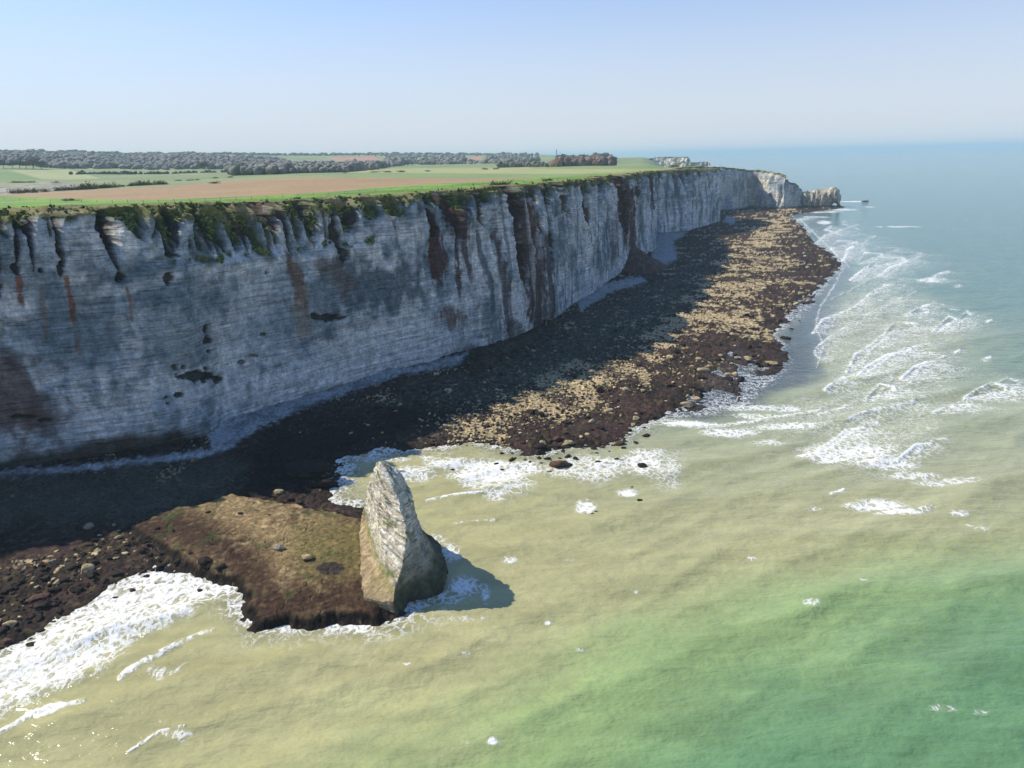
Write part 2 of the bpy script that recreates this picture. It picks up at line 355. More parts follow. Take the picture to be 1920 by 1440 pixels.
# streaks: px top, py top, px foot, py foot, half width, colour, strength
STK=[(42,515,50,580,6,RUST,.9),(135,520,152,615,8,RUST,.9),(150,630,158,680,6,RUST*.8,.5),(250,540,262,610,5,RUST,.7),(88,540,95,640,6,[.25,.17,.11],.5),(545,470,549,508,5,RUST*.7,.8),(553,490,566,580,11,[.22,.14,.09],.9),(560,560,570,640,18,[.3,.24,.17],.7),(597,375,600,475,4,RUST*.7,.7),
 (822,400,826,540,13,[.085,.035,.03],.95),(838,440,838,530,6,[.085,.035,.03],.8),(868,380,872,460,22,[.10,.05,.04],.95),(866,440,868,560,5,[.09,.045,.035],.9),(880,430,882,530,6,[.09,.045,.035],.9),(905,420,925,600,6,SLATE*.6,.8),(915,560,935,660,26,SLATE*.8,.7),(940,430,955,650,8,[.07,.04,.035],.85),
 (985,360,1010,640,20,[.085,.045,.04],.95),(960,600,975,650,20,[.08,.055,.045],.7),(1030,440,1038,610,6,[.10,.05,.04],.9),(1000,380,1020,560,10,RUST*.6,.5),(1000,520,1030,640,24,[.11,.07,.055],.7),(1030,345,1040,440,6,[.12,.07,.05],.5),(1178,335,1190,480,16,[.10,.045,.035],.95),(1160,400,1150,500,6,[.10,.05,.04],.6),(1205,380,1212,470,4,SLATE*.7,.6),(1080,470,1085,560,5,SLATE*.6,.6),(1120,450,1130,540,5,SLATE*.6,.5),(845,575,850,625,18,RUST*.6,.75),(868,585,866,615,15,RUST*.6,.5),(880,640,890,680,30,SLATE*.9,.5),(1060,380,1075,520,7,SLATE,.6),
 (1250,340,1255,420,3,SLATE*.7,.6),(1275,340,1280,430,3,SLATE*.7,.6),(1312,340,1315,420,3,SLATE*.7,.6)]
for xt,yt,xb,yb,hw,col,a in STK:
    t=np.clip((PY-yt)/(yb-yt),0,1); xc=xt+(xb-xt)*t+nzw*hw*.5; hwid=hw*(.55+.45*np.sin(np.pi*np.clip(t*.9+.1,0,1)))
    m=ss(1.3,.5,np.abs(PX-xc)/hwid+nz*.75)*ss(yt-8,yt+5,PY)*ss(yb+12,yb-18,PY+nz*14); C=mix(C,col,a*m)
# generic dark runs on the farther walls
C=mix(C,SLATE*.75,.7*ss(.15,.5,fbm(QQ/5,Z/90,4,130))*ss(800,1000,PX)); C=mix(C,CREAM,.5*ss(.1,.5,fbm(QQ/7,Z/60,4,131))*ss(800,1000,PX))
C=mix(C,mix([.26,.20,.12],[.10,.10,.05],ss(-.3,.3,n2)),.85*ss(3.2,1.4,Z+n2*1.2)*ss(350,400,PX))
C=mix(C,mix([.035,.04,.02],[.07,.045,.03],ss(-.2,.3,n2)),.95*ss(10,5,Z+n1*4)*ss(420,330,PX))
soil=np.clip(gul*1.1,0,1)*ss(0,.25,hh+.5*gul)
C=mix(C,mix(SOIL,RUST*.6,ss(.0,.5,n1)),np.clip(ss(.25,.7,gul+n2*.25),0,1)*.95)
veg=ss(0,.06,hh)*ss(.04,.18,hh+n2*.28+.08*fbm(QQ/1.4,Z/2.,3,142))*(1-.9*rib*ss(.80,.5,hh))
veg=np.maximum(veg,ss(.80,.93,hh)); vgul=ss(.3,.7,gul)*ss(-.15,.35,fbm(QQ/9,Z/14,3,140)+.25*ss(900,300,PX)); redg=(ss(840,850,PX)*ss(890,880,PX)+ss(958,966,PX)*ss(1000,990,PX)+ss(500,515,PX)*ss(560,548,PX)+ss(1160,1165,PX)*ss(1190,1185,PX))
veg=veg*(1-ss(.3,.7,gul)*.75*(1-vgul))*(1-.85*np.clip(redg,0,1)*ss(.3,.7,gul))
led=np.exp(-((Z-ZL-1-1.5*fbm(QQ/8,Q*0,3,98))/1.3)**2)*ss(310,350,PX)*ss(745,700,PX); veg=np.maximum(veg,led*ss(-.3,.1,n2))
veg=np.clip(veg+ss(.5,1.2,hol)*.0,0,1)
vc=mix(mix(VEG,[.10,.13,.035],ss(-.2,.5,n2)),mix(VEGY,DRY,ss(-.2,.5,n1)),ss(.50,.95,hh+.25*n2))
C=mix(C,vc,veg); C=mix(C,[.03,.028,.018],ss(.4,1.2,hol)*.9)
PP=PP+veg*(.9*fbm(QQ/2.5,Z/2.5,4,150)+.5*fbm(QQ/.9,Z/.9,2,151))
rock=(1-veg)*(1-ss(.3,.8,gul)*.6)
VX=NV[0]*PP+QV[0]*QQ; VY=NV[1]*PP+QV[1]*QQ; VZ=Z+veg*.5*fbm(QQ/1.7,Z/1.7,3,152)
# rim rows running inland from the lip
wr=np.concatenate([[.35,.8,1.4],np.linspace(2.2,48,NR-3)]); LP=PP[-1]
base_w=(pface(Q)-setb(Q))-LP
Wt=wr[:,None]; PR=LP[None,:]-Wt; QR=np.broadcast_to(Q,PR.shape); XR=NV[0]*PR+QV[0]*QR; YR=NV[1]*PR+QV[1]*QR
ZR,WR,_,_,_,_=Tz(XR,YR); ZR=ZR+.7*fbm(XR/7,YR/7,4,160)*ss(22,4,Wt)+1.2*np.clip(fbm(XR/16,YR/16,3,161),0,1)*ss(16,3,Wt)-1.6*ss(42,48,Wt)
k=ss(0,2.5,Wt); ZR=ZR*k+VZ[-1][None,:]*(1-k)
pxr,pyr=pix(XR,YR,ZR); CR=land_cols(pxr.ravel(),pyr.ravel(),WR.ravel(),XR.ravel(),YR.ravel()).reshape(NR,nq,3)
V=np.concatenate([np.stack([VX,VY,VZ],-1),np.stack([XR,YR,ZR],-1)],0); CC=np.concatenate([C,CR],0); RK=np.concatenate([rock,np.zeros((NR,nq))],0)
cliff_V=V.copy(); cliff=mesh_np('cliff',V.reshape(-1,3),gridf(NF+NR,nq),M['chalk'],CC.reshape(-1,3),{'rock':RK})
tag(cliff,kind='structure'); print('cliff',NF+NR,nq,time.time()-T0)

# ------------------------------------------------------------------ inland plateau and hills
az=np.radians(np.linspace(-52,22,620)); nd=430
D=np.concatenate([230*np.exp(np.linspace(0,math.log(1500/230),280,endpoint=False)),1500*np.exp(np.linspace(0,math.log(9000/1500),nd-280))])
A_,D_=np.meshgrid(az,D); X=D_*np.sin(A_); Y=D_*np.cos(A_)
z,wv,q,p,DD,pxh=Tz(X,Y)
z=z+2.5*fbm(X/180,Y/180,3,170)*ss(600,1500,DD)-.9*ss(50,40,wv)
near=(q<960)
z=np.where(near&(wv<25),-8,z)
# seaward of the far corner and the cape: nothing but sea
cut=(q>=960)&(wv<8)&(DD<1700)
z=np.where(cut,-8,z); z=np.where((pxh>1338)&(DD>1380),-10,z)
edge=np.clip((pxh-1300-(2400-DD)*.02)/40,0,1)*ss(1400,1500,DD); z=z*(1-edge)-12*edge
px_,py_=pix(X,Y,z); lc=land_cols(px_.ravel(),py_.ravel(),np.maximum(wv,20).ravel(),X.ravel(),Y.ravel())
V=np.stack([X,Y,z],-1).reshape(-1,3); zz=z; keep=(np.maximum.reduce([zz[:-1,:-1],zz[1:,:-1],zz[:-1,1:],zz[1:,1:]])>-7.5)
f=gridf(nd,len(az),keep); V,f,lc=compact(V,f,lc)
land=mesh_np('plateau',V,f,M['land'],lc); tag(land,kind='structure'); print('land',time.time()-T0)

# ------------------------------------------------------------------ shoreline masks in metres
def W(pts,z=0.): return [tuple(P(a,b,z)[:2]) for a,b in pts]
SHORE=[(-700,1700),(-420,1420),(-200,1290),(0,1218),(60,1185),(110,1150),(165,1115),(200,1092),(250,1080),(300,1060),(385,1064),(430,1078),(468,1108),(462,1145),(485,1170),(560,1168),(690,1158),(745,1140),(760,1100),(775,1040),(740,985),(690,962),(640,950),(590,932),(625,915),(640,890),(625,868),(650,850),(720,836),(790,838),(840,834),(880,826),(940,838),(1010,850),(1060,838),(1110,832),(1170,822),(1195,800),(1240,780),(1330,772),(1385,755),(1400,738),(1425,712),(1465,695),(1470,660),(1440,628),(1480,600),(1512,575),(1530,545),(1560,515),(1578,498),(1560,478),(1525,455),(1508,430),(1490,412),(1480,404),(1530,396),(1575,391),(1585,388),(1560,384),(1430,384),(1340,380),(1200,380),(900,400),(500,500),(200,620),(-200,700),(-700,800)]
SW=W(SHORE)
SHELF=W([(235,985),(330,950),(440,922),(530,938),(600,950),(690,968),(735,1000),(745,1100),(700,1150),(690,1152),(640,1150),(560,1158),(480,1160),(463,1135),(470,1105),(430,1073),(385,1060),(330,1045),(300,1015)],2.2)
def polar(a0,a1,na,Ds):
    a=np.radians(np.linspace(a0,a1,na)); A,D=np.meshgrid(a,Ds); return D*np.sin(A),D*np.cos(A),D
# rows follow the size of a picture row
def rows(d0,d1,k,cap=1e9):
    r=[d0]
    while r[-1]<d1: r.append(r[-1]+min(cap,k*(r[-1]**2+88**2)/88./1332.))
    return np.array(r)
def shore_z(x,y):
    q=x*QV[0]+y*QV[1]; p=x*NV[0]+y*NV[1]; D=np.hypot(x,y)
    wx=x+3*fbm(x/9,y/9,4,201)+1.2*fbm(x/2.5,y/2.5,3,203); wy=y+4*fbm(x/11,y/9,4,202)+1.2*fbm(x/2.5,y/2.5,3,204)
    d=sdp(wx,wy,SW); toface=p-pface(q)
    z=np.where(d<0,np.maximum(d*.12,-1.6),np.minimum(d*.07,.75))
    z=z+1.3*ss(26,4,toface)*ss(-30,60,d+40)
    pxv,pyv=pix(x,y,0*x)
    # boulder-strewn relief
    s=np.clip(D/260,.8,3.2); inr=ss(-6,4,d)
    c1,c2,_=cell(x/2.6,y/2.6,210); c3,c4,_=cell(x/1.1+5,y/1.1,211); c5,c6,_=cell(x/6,y/7,212)
    bl=.55*np.clip(1-c1*1.7,0,1)+.28*np.clip(1-c3*1.6,0,1)+.5*np.clip(.8-c5*1.6,0,1)
    z=z+inr*(bl*(.35+.9*ss(-.3,.3,fbm(x/20,y/20,3,213)))+.35*fbm(x/14,y/20,4,214))
    ce1,ce2,_=cell((x+y*.3)/5.5+.4*fbm(x/4,y/4,2,229),(y-x*.5)/3.2,230)
    # the raised shelf that carries the needle
    ds=sdp(wx*.5+x*.5,wy*.5+y*.5,SHELF); sh=ss(-1.0,1.6,ds); tz_=2.35+.35*fbm(x/9,y/9,4,215)+.14*fbm(x/1.5,y/1.5,3,216)-.32*ss(.10,.0,ce2-ce1)*ss(-.2,.3,fbm(x/12,y/12,2,219))-.9*ss(12,0,ds)*.35
    z=z*(1-sh)+tz_*sh
    # talus cone under the brown scar
    tc=P(1188,492,4.); tq=tc[0]*QV[0]+tc[1]*QV[1]; tp=float(pface(np.array([tq]))[0]); ax=NV[0]*(tp-4)+QV[0]*tq; ay=NV[1]*(tp-4)+QV[1]*tq
    r=np.hypot((x-ax),(y-ay)*.62); cone=19-.62*r+1.5*fbm(x/8,y/8,4,217)
    z=np.maximum(z,np.where(cone>0,cone,-9))
    # small fallen heaps at the foot
    z=z+2.6*ss(.35,.8,fbm(q/16,q*0,2,218))*ss(14,2,toface)
    return z,d,ds,toface,pxv,pyv,bl,cone
DR=rows(105,1500,1.55)
X,Y,D_=polar(-48,29,1350,DR); D_=D_
z,dS,dH,tf,pxv,pyv,bl,cone=shore_z(X,Y); print('shore',X.shape,time.time()-T0)
DARK=np.array([.022,.015,.013]); TAN=np.array([.50,.395,.225]); MAR=np.array([.048,.028,.026]); OLV=np.array([.17,.13,.055]); PEB=np.array([.40,.43,.44])
fn=fbm(X/12,Y/18,4,220); f2=fbm(X/2.3,Y/2.3,4,221); f3=fbm(X/1.0,Y/1.0,3,222); f4=fbm(X/35,Y/50,3,223)
C=mix(mix(DARK,MAR,ss(-.3,.4,fn)),OLV*.7,.5*ss(0,.5,f2))
band=[(860,812),(930,790),(1020,760),(1110,722),(1180,690),(1230,650),(1290,600),(1330,565),(1360,520),(1400,490),(1420,450),(1450,425),(1470,408)]  # tan rocks along the sunlit strip, sun and shade partly put into their colour
db=seg(pxv,pyv,band)
wtan=ss(54,-4,db+fn*46)*ss(380,520,pyv)+ss(34,2,db+fn*26)*ss(520,400,pyv)
wtan=np.maximum(wtan,.72*ss(-12,16,sdp(pxv,pyv,[(1380,640),(1290,600),(1330,530),(1360,480),(1440,430),(1500,500),(1420,560),(1450,640)])+fn*14))
wtan=np.maximum(wtan,.95*ss(-6,6,sdp(pxv,pyv,[(-60,1075),(0,1065),(70,1045),(130,1030),(110,1055),(60,1075),(0,1085),(-60,1110)])+f2*5))
wtan=np.maximum(wtan,.75*ss(-10,10,sdp(pxv,pyv,[(250,985),(300,975),(350,1040),(300,1010)])+f2*5))
fD=fbm(X/4.5,Y/5.5,3,227)*ss(250,420,D_)
bands=fbm(X/45,Y/13,3,233)*ss(350,560,D_)
tanm=ss(.09,-.09,.54+.10*ss(400,700,D_)+1.0*bands-wtan*.66+.55*f2+.32*f3+1.0*fD+.5*f4+.5*fn)
C=mix(C,mix(TAN,TAN*.62,ss(-.3,.5,f3)),tanm*.95)
wet=ss(-10,10,sdp(pxv,pyv,[(1240,790),(1380,650),(1440,690),(1400,760),(1330,780)])+fn*10); C=mix(C,[.05,.040,.038],wet*.8); z=z-wet*ss(-.15,.3,fbm(X/16,Y/34,4,228))*.9*ss(-40,-20,dH*-1-60)*0-wet*(.3+1.2*ss(-.15,.2,fbm(X/12,Y/26,4,228)))-.9*ss(-8,8,sdp(pxv,pyv,[(1395,470),(1440,455),(1500,470),(1560,500),(1500,520),(1400,500)]))*ss(.0,.2,fbm(X/14,Y/12,3,231))-.9*ss(-8,8,sdp(pxv,pyv,[(1440,600),(1500,560),(1560,520),(1540,570),(1480,620)]))*ss(-.1,.2,fbm(X/14,Y/16,3,232))
# grey green cobbles, the wall's shade partly put into their colour
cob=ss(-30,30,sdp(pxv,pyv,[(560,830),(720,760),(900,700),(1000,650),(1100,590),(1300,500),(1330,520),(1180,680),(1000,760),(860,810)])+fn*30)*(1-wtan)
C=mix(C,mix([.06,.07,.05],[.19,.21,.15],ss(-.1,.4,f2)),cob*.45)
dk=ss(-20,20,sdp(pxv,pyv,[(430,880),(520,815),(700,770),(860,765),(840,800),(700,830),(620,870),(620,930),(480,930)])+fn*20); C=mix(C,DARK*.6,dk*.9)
peb=ss(-5,5,sdp(pxv,pyv,[(385,815),(500,776),(600,742),(700,712),(830,683),(880,668),(860,690),(760,712),(640,750),(560,780),(480,815),(430,848),(380,864),(200,888),(0,908),(-100,916),(-100,905),(200,880),(400,850)])+f2*6)
C=mix(C,mix(PEB,PEB*.6,ss(-.1,.5,fbm(X/5,Y/9,4,225))),peb*.9)
peb2=ss(-4,4,sdp(pxv,pyv,[(1218,500),(1234,440),(1290,437),(1262,455),(1270,490),(1240,500)])+f2*3)+ss(-2,2,sdp(pxv,pyv,[(1080,570),(1130,540),(1200,522),(1215,530),(1150,550),(1090,590)])+f2*4)+ss(-2,2,sdp(pxv,pyv,[(1355,420),(1362,405),(1380,412),(1376,422)]))
C=mix(C,PEB*.9,np.clip(peb2,0,1)*.85)
lf=ss(-25,25,sdp(pxv,pyv,[(-100,920),(100,905),(400,870),(470,880),(440,925),(240,980),(-100,1010)])+fn*20); C=mix(C,[.085,.085,.062],lf*.7)
# shelf colours
shc=mix(mix([.36,.265,.14],[.20,.13,.075],ss(-.1,.45,fn)),[.50,.39,.22],ss(.05,.5,f2+.3*fn)); shc=mix(shc,[.19,.165,.06],.8*ss(-30,30,sdp(pxv,pyv,[(560,1000),(690,985),(700,1100),(600,1110),(540,1060)])+f2*25))
ed=ss(70,10,seg(pxv,pyv,[(230,1000),(330,1000),(420,1040),(480,1090),(500,1140),(600,1140),(700,1135)])+fn*30)
shc=mix(shc,mix([.055,.028,.022],[.12,.075,.04],ss(.1,.5,f2)),ed*.92); shc=mix(shc,[.07,.10,.035],.7*ss(.25,.6,fbm(X/7+9,Y/7,3,226)))
shc=mix(shc,[.05,.04,.05],.9*ss(-3,3,sdp(pxv,pyv,[(590,1080),(620,1068),(650,1080),(640,1095),(610,1095)])+f2*6))
shc=mix(shc,DARK*.8,ss(1.6,.2,dH))
C=mix(C,shc*np.array([.70,.68,.64]),ss(-1.2,.2,dH))
C=mix(C,mix([.10,.05,.04],[.16,.12,.08],ss(0,.5,f2)),ss(-1,2,cone)*.92)
C=mix(C,DARK*.7,ss(.35,-.1,z)*.8)
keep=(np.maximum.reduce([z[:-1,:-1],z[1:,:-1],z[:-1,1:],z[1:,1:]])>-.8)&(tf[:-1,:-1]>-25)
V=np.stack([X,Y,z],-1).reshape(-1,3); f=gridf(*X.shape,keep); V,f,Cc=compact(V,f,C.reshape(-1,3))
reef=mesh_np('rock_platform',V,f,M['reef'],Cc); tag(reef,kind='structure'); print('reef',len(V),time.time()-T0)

# ------------------------------------------------------------------ sea
DW=np.concatenate([[12,25,38,50],rows(62,900,1.45)]); DW=np.concatenate([DW,900*np.exp(np.linspace(.004,math.log(50000/900),420))])
X,Y,D_=polar(-62,64,1560,DW); px,py=pix(X,Y,0*X)
# water colour: suspended chalk near the shore, clear green further out
n1=fbm(X/60,Y/45,4,300); n2=fbm(X/18,Y/14,3,301)
OLI=np.array([.40,.38,.19]); GRN=np.array([.13,.255,.12]); FAR=np.array([.085,.195,.155]); BLU=np.array([.045,.13,.13]); MID=np.array([.33,.35,.20])
c=np.tile(OLI,(X.size,1)).reshape(X.shape+(3,))
c=mix(c,MID,ss(1050,750,py)*ss(900,1500,px+150)); 
gd_=(px-700)*.45+(py-1440)*1.0+n1*130+n2*25          # grows to the lower right
c=mix(c,[.27,.37,.15],ss(-180,120,gd_)*ss(900,1150,py)); c=mix(c,GRN,ss(60,400,gd_)*ss(880,1100,py))
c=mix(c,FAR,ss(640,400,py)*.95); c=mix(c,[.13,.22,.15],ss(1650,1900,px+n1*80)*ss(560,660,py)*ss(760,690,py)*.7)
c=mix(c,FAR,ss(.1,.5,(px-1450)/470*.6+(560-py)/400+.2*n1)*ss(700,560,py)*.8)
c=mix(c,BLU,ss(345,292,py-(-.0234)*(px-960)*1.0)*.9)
# shallow water over weed beside the reef, dark sky reflection painted into its colour
dS=sdp(X,Y,SW)*(1.0) if False else None
sub=[(1240,790),(1320,690),(1360,640),(1450,640),(1470,600),(1500,590),(1530,560),(1560,600),(1530,660),(1540,700),(1480,735),(1380,770)]
sh=np.maximum(ss(-22,22,sdp(px,py,sub)+n2*16),ss(-10,10,sdp(px,py,[(1380,460),(1470,445),(1500,470),(1560,500),(1530,560),(1480,620),(1430,600),(1400,500)]))); c=mix(c,[.05,.07,.085],sh*.85)
sh2=ss(-18,12,sdp(px,py,[(1500,590),(1540,520),(1580,500),(1560,460),(1520,420),(1505,400),(1520,400),(1560,430),(1600,500),(1560,600),(1530,700)])+n2*10); c=mix(c,[.13,.165,.17],sh2*.7)
bay=ss(-8,10,sdp(px,py,[(590,935),(640,860),(720,832),(800,838),(840,850),(780,880),(720,930),(640,950)])+n2*6)
# foam
foam=np.zeros_like(X); crest=np.zeros_like(X)
BR=[ # polyline in zoom units (px=1200+X/2.4, py=400+Y/2.4), trail length px, strength
([(905,75),(830,100),(790,135),(812,165)],60,.6),([(975,130),(890,125),(855,155),(882,190)],60,.7),([(960,150),(930,165),(925,190),(908,215)],45,.8),([(1090,185),(1010,180),(980,225)],80,.75),([(1190,205),(1080,200),(1010,250),(945,300)],75,.8),([(1200,215),(1130,240),(1070,285)],50,.8),
([(1330,290),(1300,294),(1262,306)],45,1.),([(1190,325),(1100,325),(1060,345),(1010,385),(960,425),(820,480),(780,540)],60,.65),([(1180,375),(1130,400),(1080,430),(1000,460),(945,500),(850,560),(790,610),(785,630),(818,670)],90,.50),
([(1300,412),(1270,418)],30,.8),([(1300,440),(1250,430),(1195,462)],50,.9),([(1250,505),(1150,490),(1100,540),(1040,590),(970,640),(930,712)],95,.75),([(1420,480),(1390,468),(1320,528)],65,1.),([(1220,615),(1110,640),(1020,690),(972,738)],85,.95),([(1290,670),(1230,700),(1178,742)],95,1.),
([(1440,615),(1418,626)],16,1.),([(1575,650),(1545,660)],12,.9),([(1580,482),(1562,488)],10,.8),([(920,735),(885,760),(828,802)],60,.8),([(1150,785),(1080,768),(1015,835)],80,.95),([(1650,790),(1580,770),(1458,832)],110,1.05),([(1500,855),(1380,868),(1318,892)],100,.75),
([(1230,850),(1150,870),(1040,890),(930,930)],110,.6),([(930,860),(905,875),(800,900)],50,.55),([(1010,962),(930,970),(850,1030),(800,1072),(708,1090)],120,1.0),([(1310,1040),(1240,1050),(1158,1108)],45,1.),([(915,1243),(858,1262)],10,.9),([(1310,1325),(1270,1330),(1225,1352)],20,.9),([(1420,330),(1440,328)],20,.5),([(760,20),(700,30),(690,50),(760,85)],40,.5),([(860,60),(830,75),(900,100)],50,.6)]
BR=BR+[([(a+70+12*math.sin(a),b-26) for a,b in pl],L*.8,s*.5) for pl,L,s in BR if L>=45]
for pl,L,s in BR:
    pp=[(1200+a/2.4,400+b/2.4) for a,b in pl]; ys=np.array([b for a,b in pp]); xs=np.array([a for a,b in pp])
    o=np.argsort(ys,kind='stable'); y0,y1=ys.min(),ys.max()
    sel=(px>xs.min()-40)&(px<xs.max()+L*4)&(py>y0-25)&(py<y1+25); 
    if not sel.any(): continue
    a=px[sel]; b=py[sel]; h=max(y1-y0,3.)
    wj=5*n2[sel]+3*n1[sel]
    d=seg(a,b,pp); xl=np.interp(b,ys[o],xs[o])
    slant=(a-xl)*.16                                    # trails drift back with the swell
    xl2=np.interp(b-slant*.45,ys[o],xs[o]); dx=a-xl2+wj
    vert=ss(y0-5,y0+2,b-slant*.55+3*n2[sel])*ss(y1+6,y1-1,b-slant*.25+3*n2[sel])
    tr=np.exp(-np.maximum(dx,0)/(L*.75))*ss(-3,1.5,dx)*vert
    foam[sel]=np.maximum(foam[sel],np.clip(s*(tr*.68+.55*np.exp(-(d/2.6)**2)),0,1.1)); crest[sel]=np.maximum(crest[sel],s*np.exp(-(d/3.2)**2))
def patch(poly,s,soft,seed=0):
    global foam
    x0=min(a for a,b in poly)-60;x1=max(a for a,b in poly)+60;y0=min(b for a,b in poly)-60;y1=max(b for a,b in poly)+60
    sel=(px>x0)&(px<x1)&(py>y0)&(py<y1); d=sdp(px[sel],py[sel],poly)+n2[sel]*soft*.9; foam[sel]=np.maximum(foam[sel],s*ss(-soft,soft,d))
def line(pl,wd,s,seed=0,trail=0,side=-1):
    global foam,crest
    x0=min(a for a,b in pl)-60-trail;x1=max(a for a,b in pl)+60;y0=min(b for a,b in pl)-60-trail;y1=max(b for a,b in pl)+60
    sel=(px>x0)&(px<x1)&(py>y0)&(py<y1); d=seg(px[sel]+2*n2[sel],py[sel]+3*n2[sel],pl); v=s*ss(wd*1.6,wd*.1,d)*(.85+.55*n2[sel])
    foam[sel]=np.maximum(foam[sel],v); crest[sel]=np.maximum(crest[sel],s*np.exp(-(d/wd)**2))
patch([(1525,430),(1600,420),(1700,470),(1740,560),(1800,620),(1800,700),(1780,780),(1700,880),(1560,870),(1500,820),(1430,800),(1420,780),(1540,730),(1560,640),(1540,600),(1600,520)],.20,40)
# surf against the left reef
patch([(-200,1320),(0,1225),(70,1185),(120,1150),(170,1112),(210,1092),(300,1062),(390,1064),(440,1080),(462,1105),(430,1110),(380,1130),(330,1155),(270,1190),(215,1225),(160,1262),(90,1300),(0,1335),(-200,1420)],.70,18)
patch([(150,1150),(250,1098),(390,1078),(420,1088),(330,1120),(250,1160),(150,1210),(0,1270),(-60,1290),(0,1230)],.80,16)
patch([(0,1290),(120,1225),(260,1180),(330,1130),(360,1150),(250,1200),(160,1250),(40,1310),(-100,1360),(-100,1320)],.86,16)
patch([(380,1130),(440,1085),(470,1110),(465,1150),(450,1150),(455,1110)],.6,7)
line([(430,1082),(340,1112),(240,1160),(130,1215),(60,1240),(-60,1290)],5,.85); line([(398,1175),(350,1196),(290,1226),(240,1255),(224,1268)],5,1.); line([(155,1313),(110,1318),(60,1338),(0,1378),(-60,1410)],5,1.05)
patch([(50,1335),(90,1318),(140,1312),(120,1325),(70,1345)],1.,5); line([(345,1362),(300,1372),(270,1392),(240,1410)],3.2,.75); patch([(310,1366),(360,1375),(340,1388),(300,1375)],.6,7); patch([(270,1245),(330,1255),(350,1240),(300,1275)],.5,10)
line([(1580,505),(1562,540),(1538,575),(1530,612),(1545,650),(1532,690)],2.,.5); line([(1500,412),(1530,440),(1562,470),(1592,500)],1.6,.65); line([(1560,560),(1600,540),(1640,520)],1.6,.5); line([(1540,768),(1470,778),(1400,792),(1330,800),(1250,797)],3.,.7); line([(1690,560),(1720,575)],1.5,.5)
for (x,y,a,b,s) in [(840,868,50,14,.72),(905,873,50,14,.85),(930,888,85,14,.95),(985,878,70,16,.7),(1060,885,60,18,.55),(1210,862,45,26,.85),(1150,870,60,12,.62),(1105,880,60,26,.5),(930,930,34,18,.62),(900,905,40,22,.55),(960,910,50,22,.45),(1100,950,20,13,.95),(1180,922,22,7,.9),(775,885,40,14,.6),(1250,880,40,40,.35),
   (520,1178,60,8,.5),(590,1165,25,12,.85),(670,1172,30,20,.85),(620,1175,40,12,.5),(840,1120,45,16,.62),(870,1100,30,22,.72),(845,1035,25,20,.6),(820,1010,16,8,.6),(780,1135,30,7,.55),(910,1115,8,18,.6),(955,1050,16,7,.5),(1065,1048,12,4,.45),(870,1160,50,8,.3),
   (690,850,60,8,.62),(650,875,20,10,.6),(720,862,60,8,.5),(650,905,22,10,.5),(595,935,14,6,.95),(740,845,60,5,.65),(620,920,10,14,.5),(800,860,22,8,.6),
   (1300,795,60,5,.95),(1370,812,60,9,.8),(1250,790,30,5,.4),(1480,800,90,8,.7),(1420,780,60,5,.6),(1430,765,100,6,.6),(1640,945,50,12,.8),(1680,960,45,7,.75),(1800,965,20,6,.75),(1840,990,20,6,.4),(1820,985,12,4,.4),(1750,905,40,6,.5),(1800,900,40,8,.4),(1600,850,100,20,.7),(1650,870,80,12,.7),(1560,860,50,10,.8),(1700,890,60,10,.5),(1440,830,40,8,.35),(925,1393,13,6,.8),(870,1397,7,3,.6),(1090,1218,10,3,.3),(875,1225,9,3,.5),(765,1245,10,4,.5),(1195,1110,8,3,.5),(1030,1167,12,4,.6),(1770,1330,30,6,.3),(1840,1335,18,5,.35),(1520,1135,14,6,.4),(1410,1045,12,6,.4),(1620,1090,10,4,.4),(1525,953,14,3,.5),
   (1600,378,26,1.2,1.0),(1580,393,30,2,.7),(1560,397,20,1.6,.6),(1630,388,14,1,.6),(1690,425,34,1.5,.7),(1650,425,10,1.2,.6),(1740,527,22,3,.9),(1790,580,14,1.5,.5),(1650,562,10,1.5,.5),(1540,398,40,1.4,.6),(1530,407,30,2,.5),(1545,417,14,4,.8)]:
    sel=(np.abs(px-x)<a*2.2+10)&(np.abs(py-y)<b*2.2+10); d=np.hypot((px[sel]-x)/a,(py[sel]-y)/b)+.45*n2[sel]; foam[sel]=np.maximum(foam[sel],s*ss(1.35,.35,d))
line([(800,940),(850,932),(905,928)],2.5,.7); line([(852,982),(890,978),(930,975)],2,.45); line([(1655,378),(1590,377.5)],.7,.0)
line([(505,852),(560,856)],1,.0)
# pale chalky tint round foam
c=mix(c,[.50,.48,.34],np.clip(foam,0,1)*.5)
# waves: swell trains running towards the shore, plus chop
def swell(wl,ang,amp,seed):
    k=2*math.pi/wl; a=R(ang); ph=(X*math.cos(a)+Y*math.sin(a))*k+2.6*fbm(X/(wl*4),Y/(wl*4),2,seed); s=np.sin(ph); return amp*(np.exp(1.1*s)/2.2-.6)*(.55+.6*fbm(X/(wl*3.2)+9,Y/(wl*3.2),2,seed+5))
fade=ss(1500,200,D_); zS=(swell(13,118,.60,310)*ss(500,200,D_)+swell(7,130,.13,312)+swell(27,112,1.0,314)*ss(700,250,D_)+swell(17,158,.5,318)*ss(220,480,D_)+.10*fbm(X/3.,Y/2.2,3,316)*ss(420,120,D_))*(.25+.75*fade)*ss(9000,1200,D_)
zS=zS*(1-.6*sh2)*(1-.8*sh)+crest*(.22+.4*ss(200,320,D_))
zS=np.where(D_>4000,0,zS)
dSea=np.where((px<1680)&(py<1500)&(py>380),sdp(X+1.5*fbm(X/5,Y/5,3,330),Y+1.5*fbm(X/5,Y/5,3,331),SW),-99); nshore=ss(-3,-14,dSea)
foam=np.maximum(foam,(.50*ss(-5,-1,dSea+3*n2)+.30*ss(-13,-3,dSea+5*n2))*(.55+.9*np.clip(n1+.2,0,.6))*(.45+.55*ss(980,860,px)))
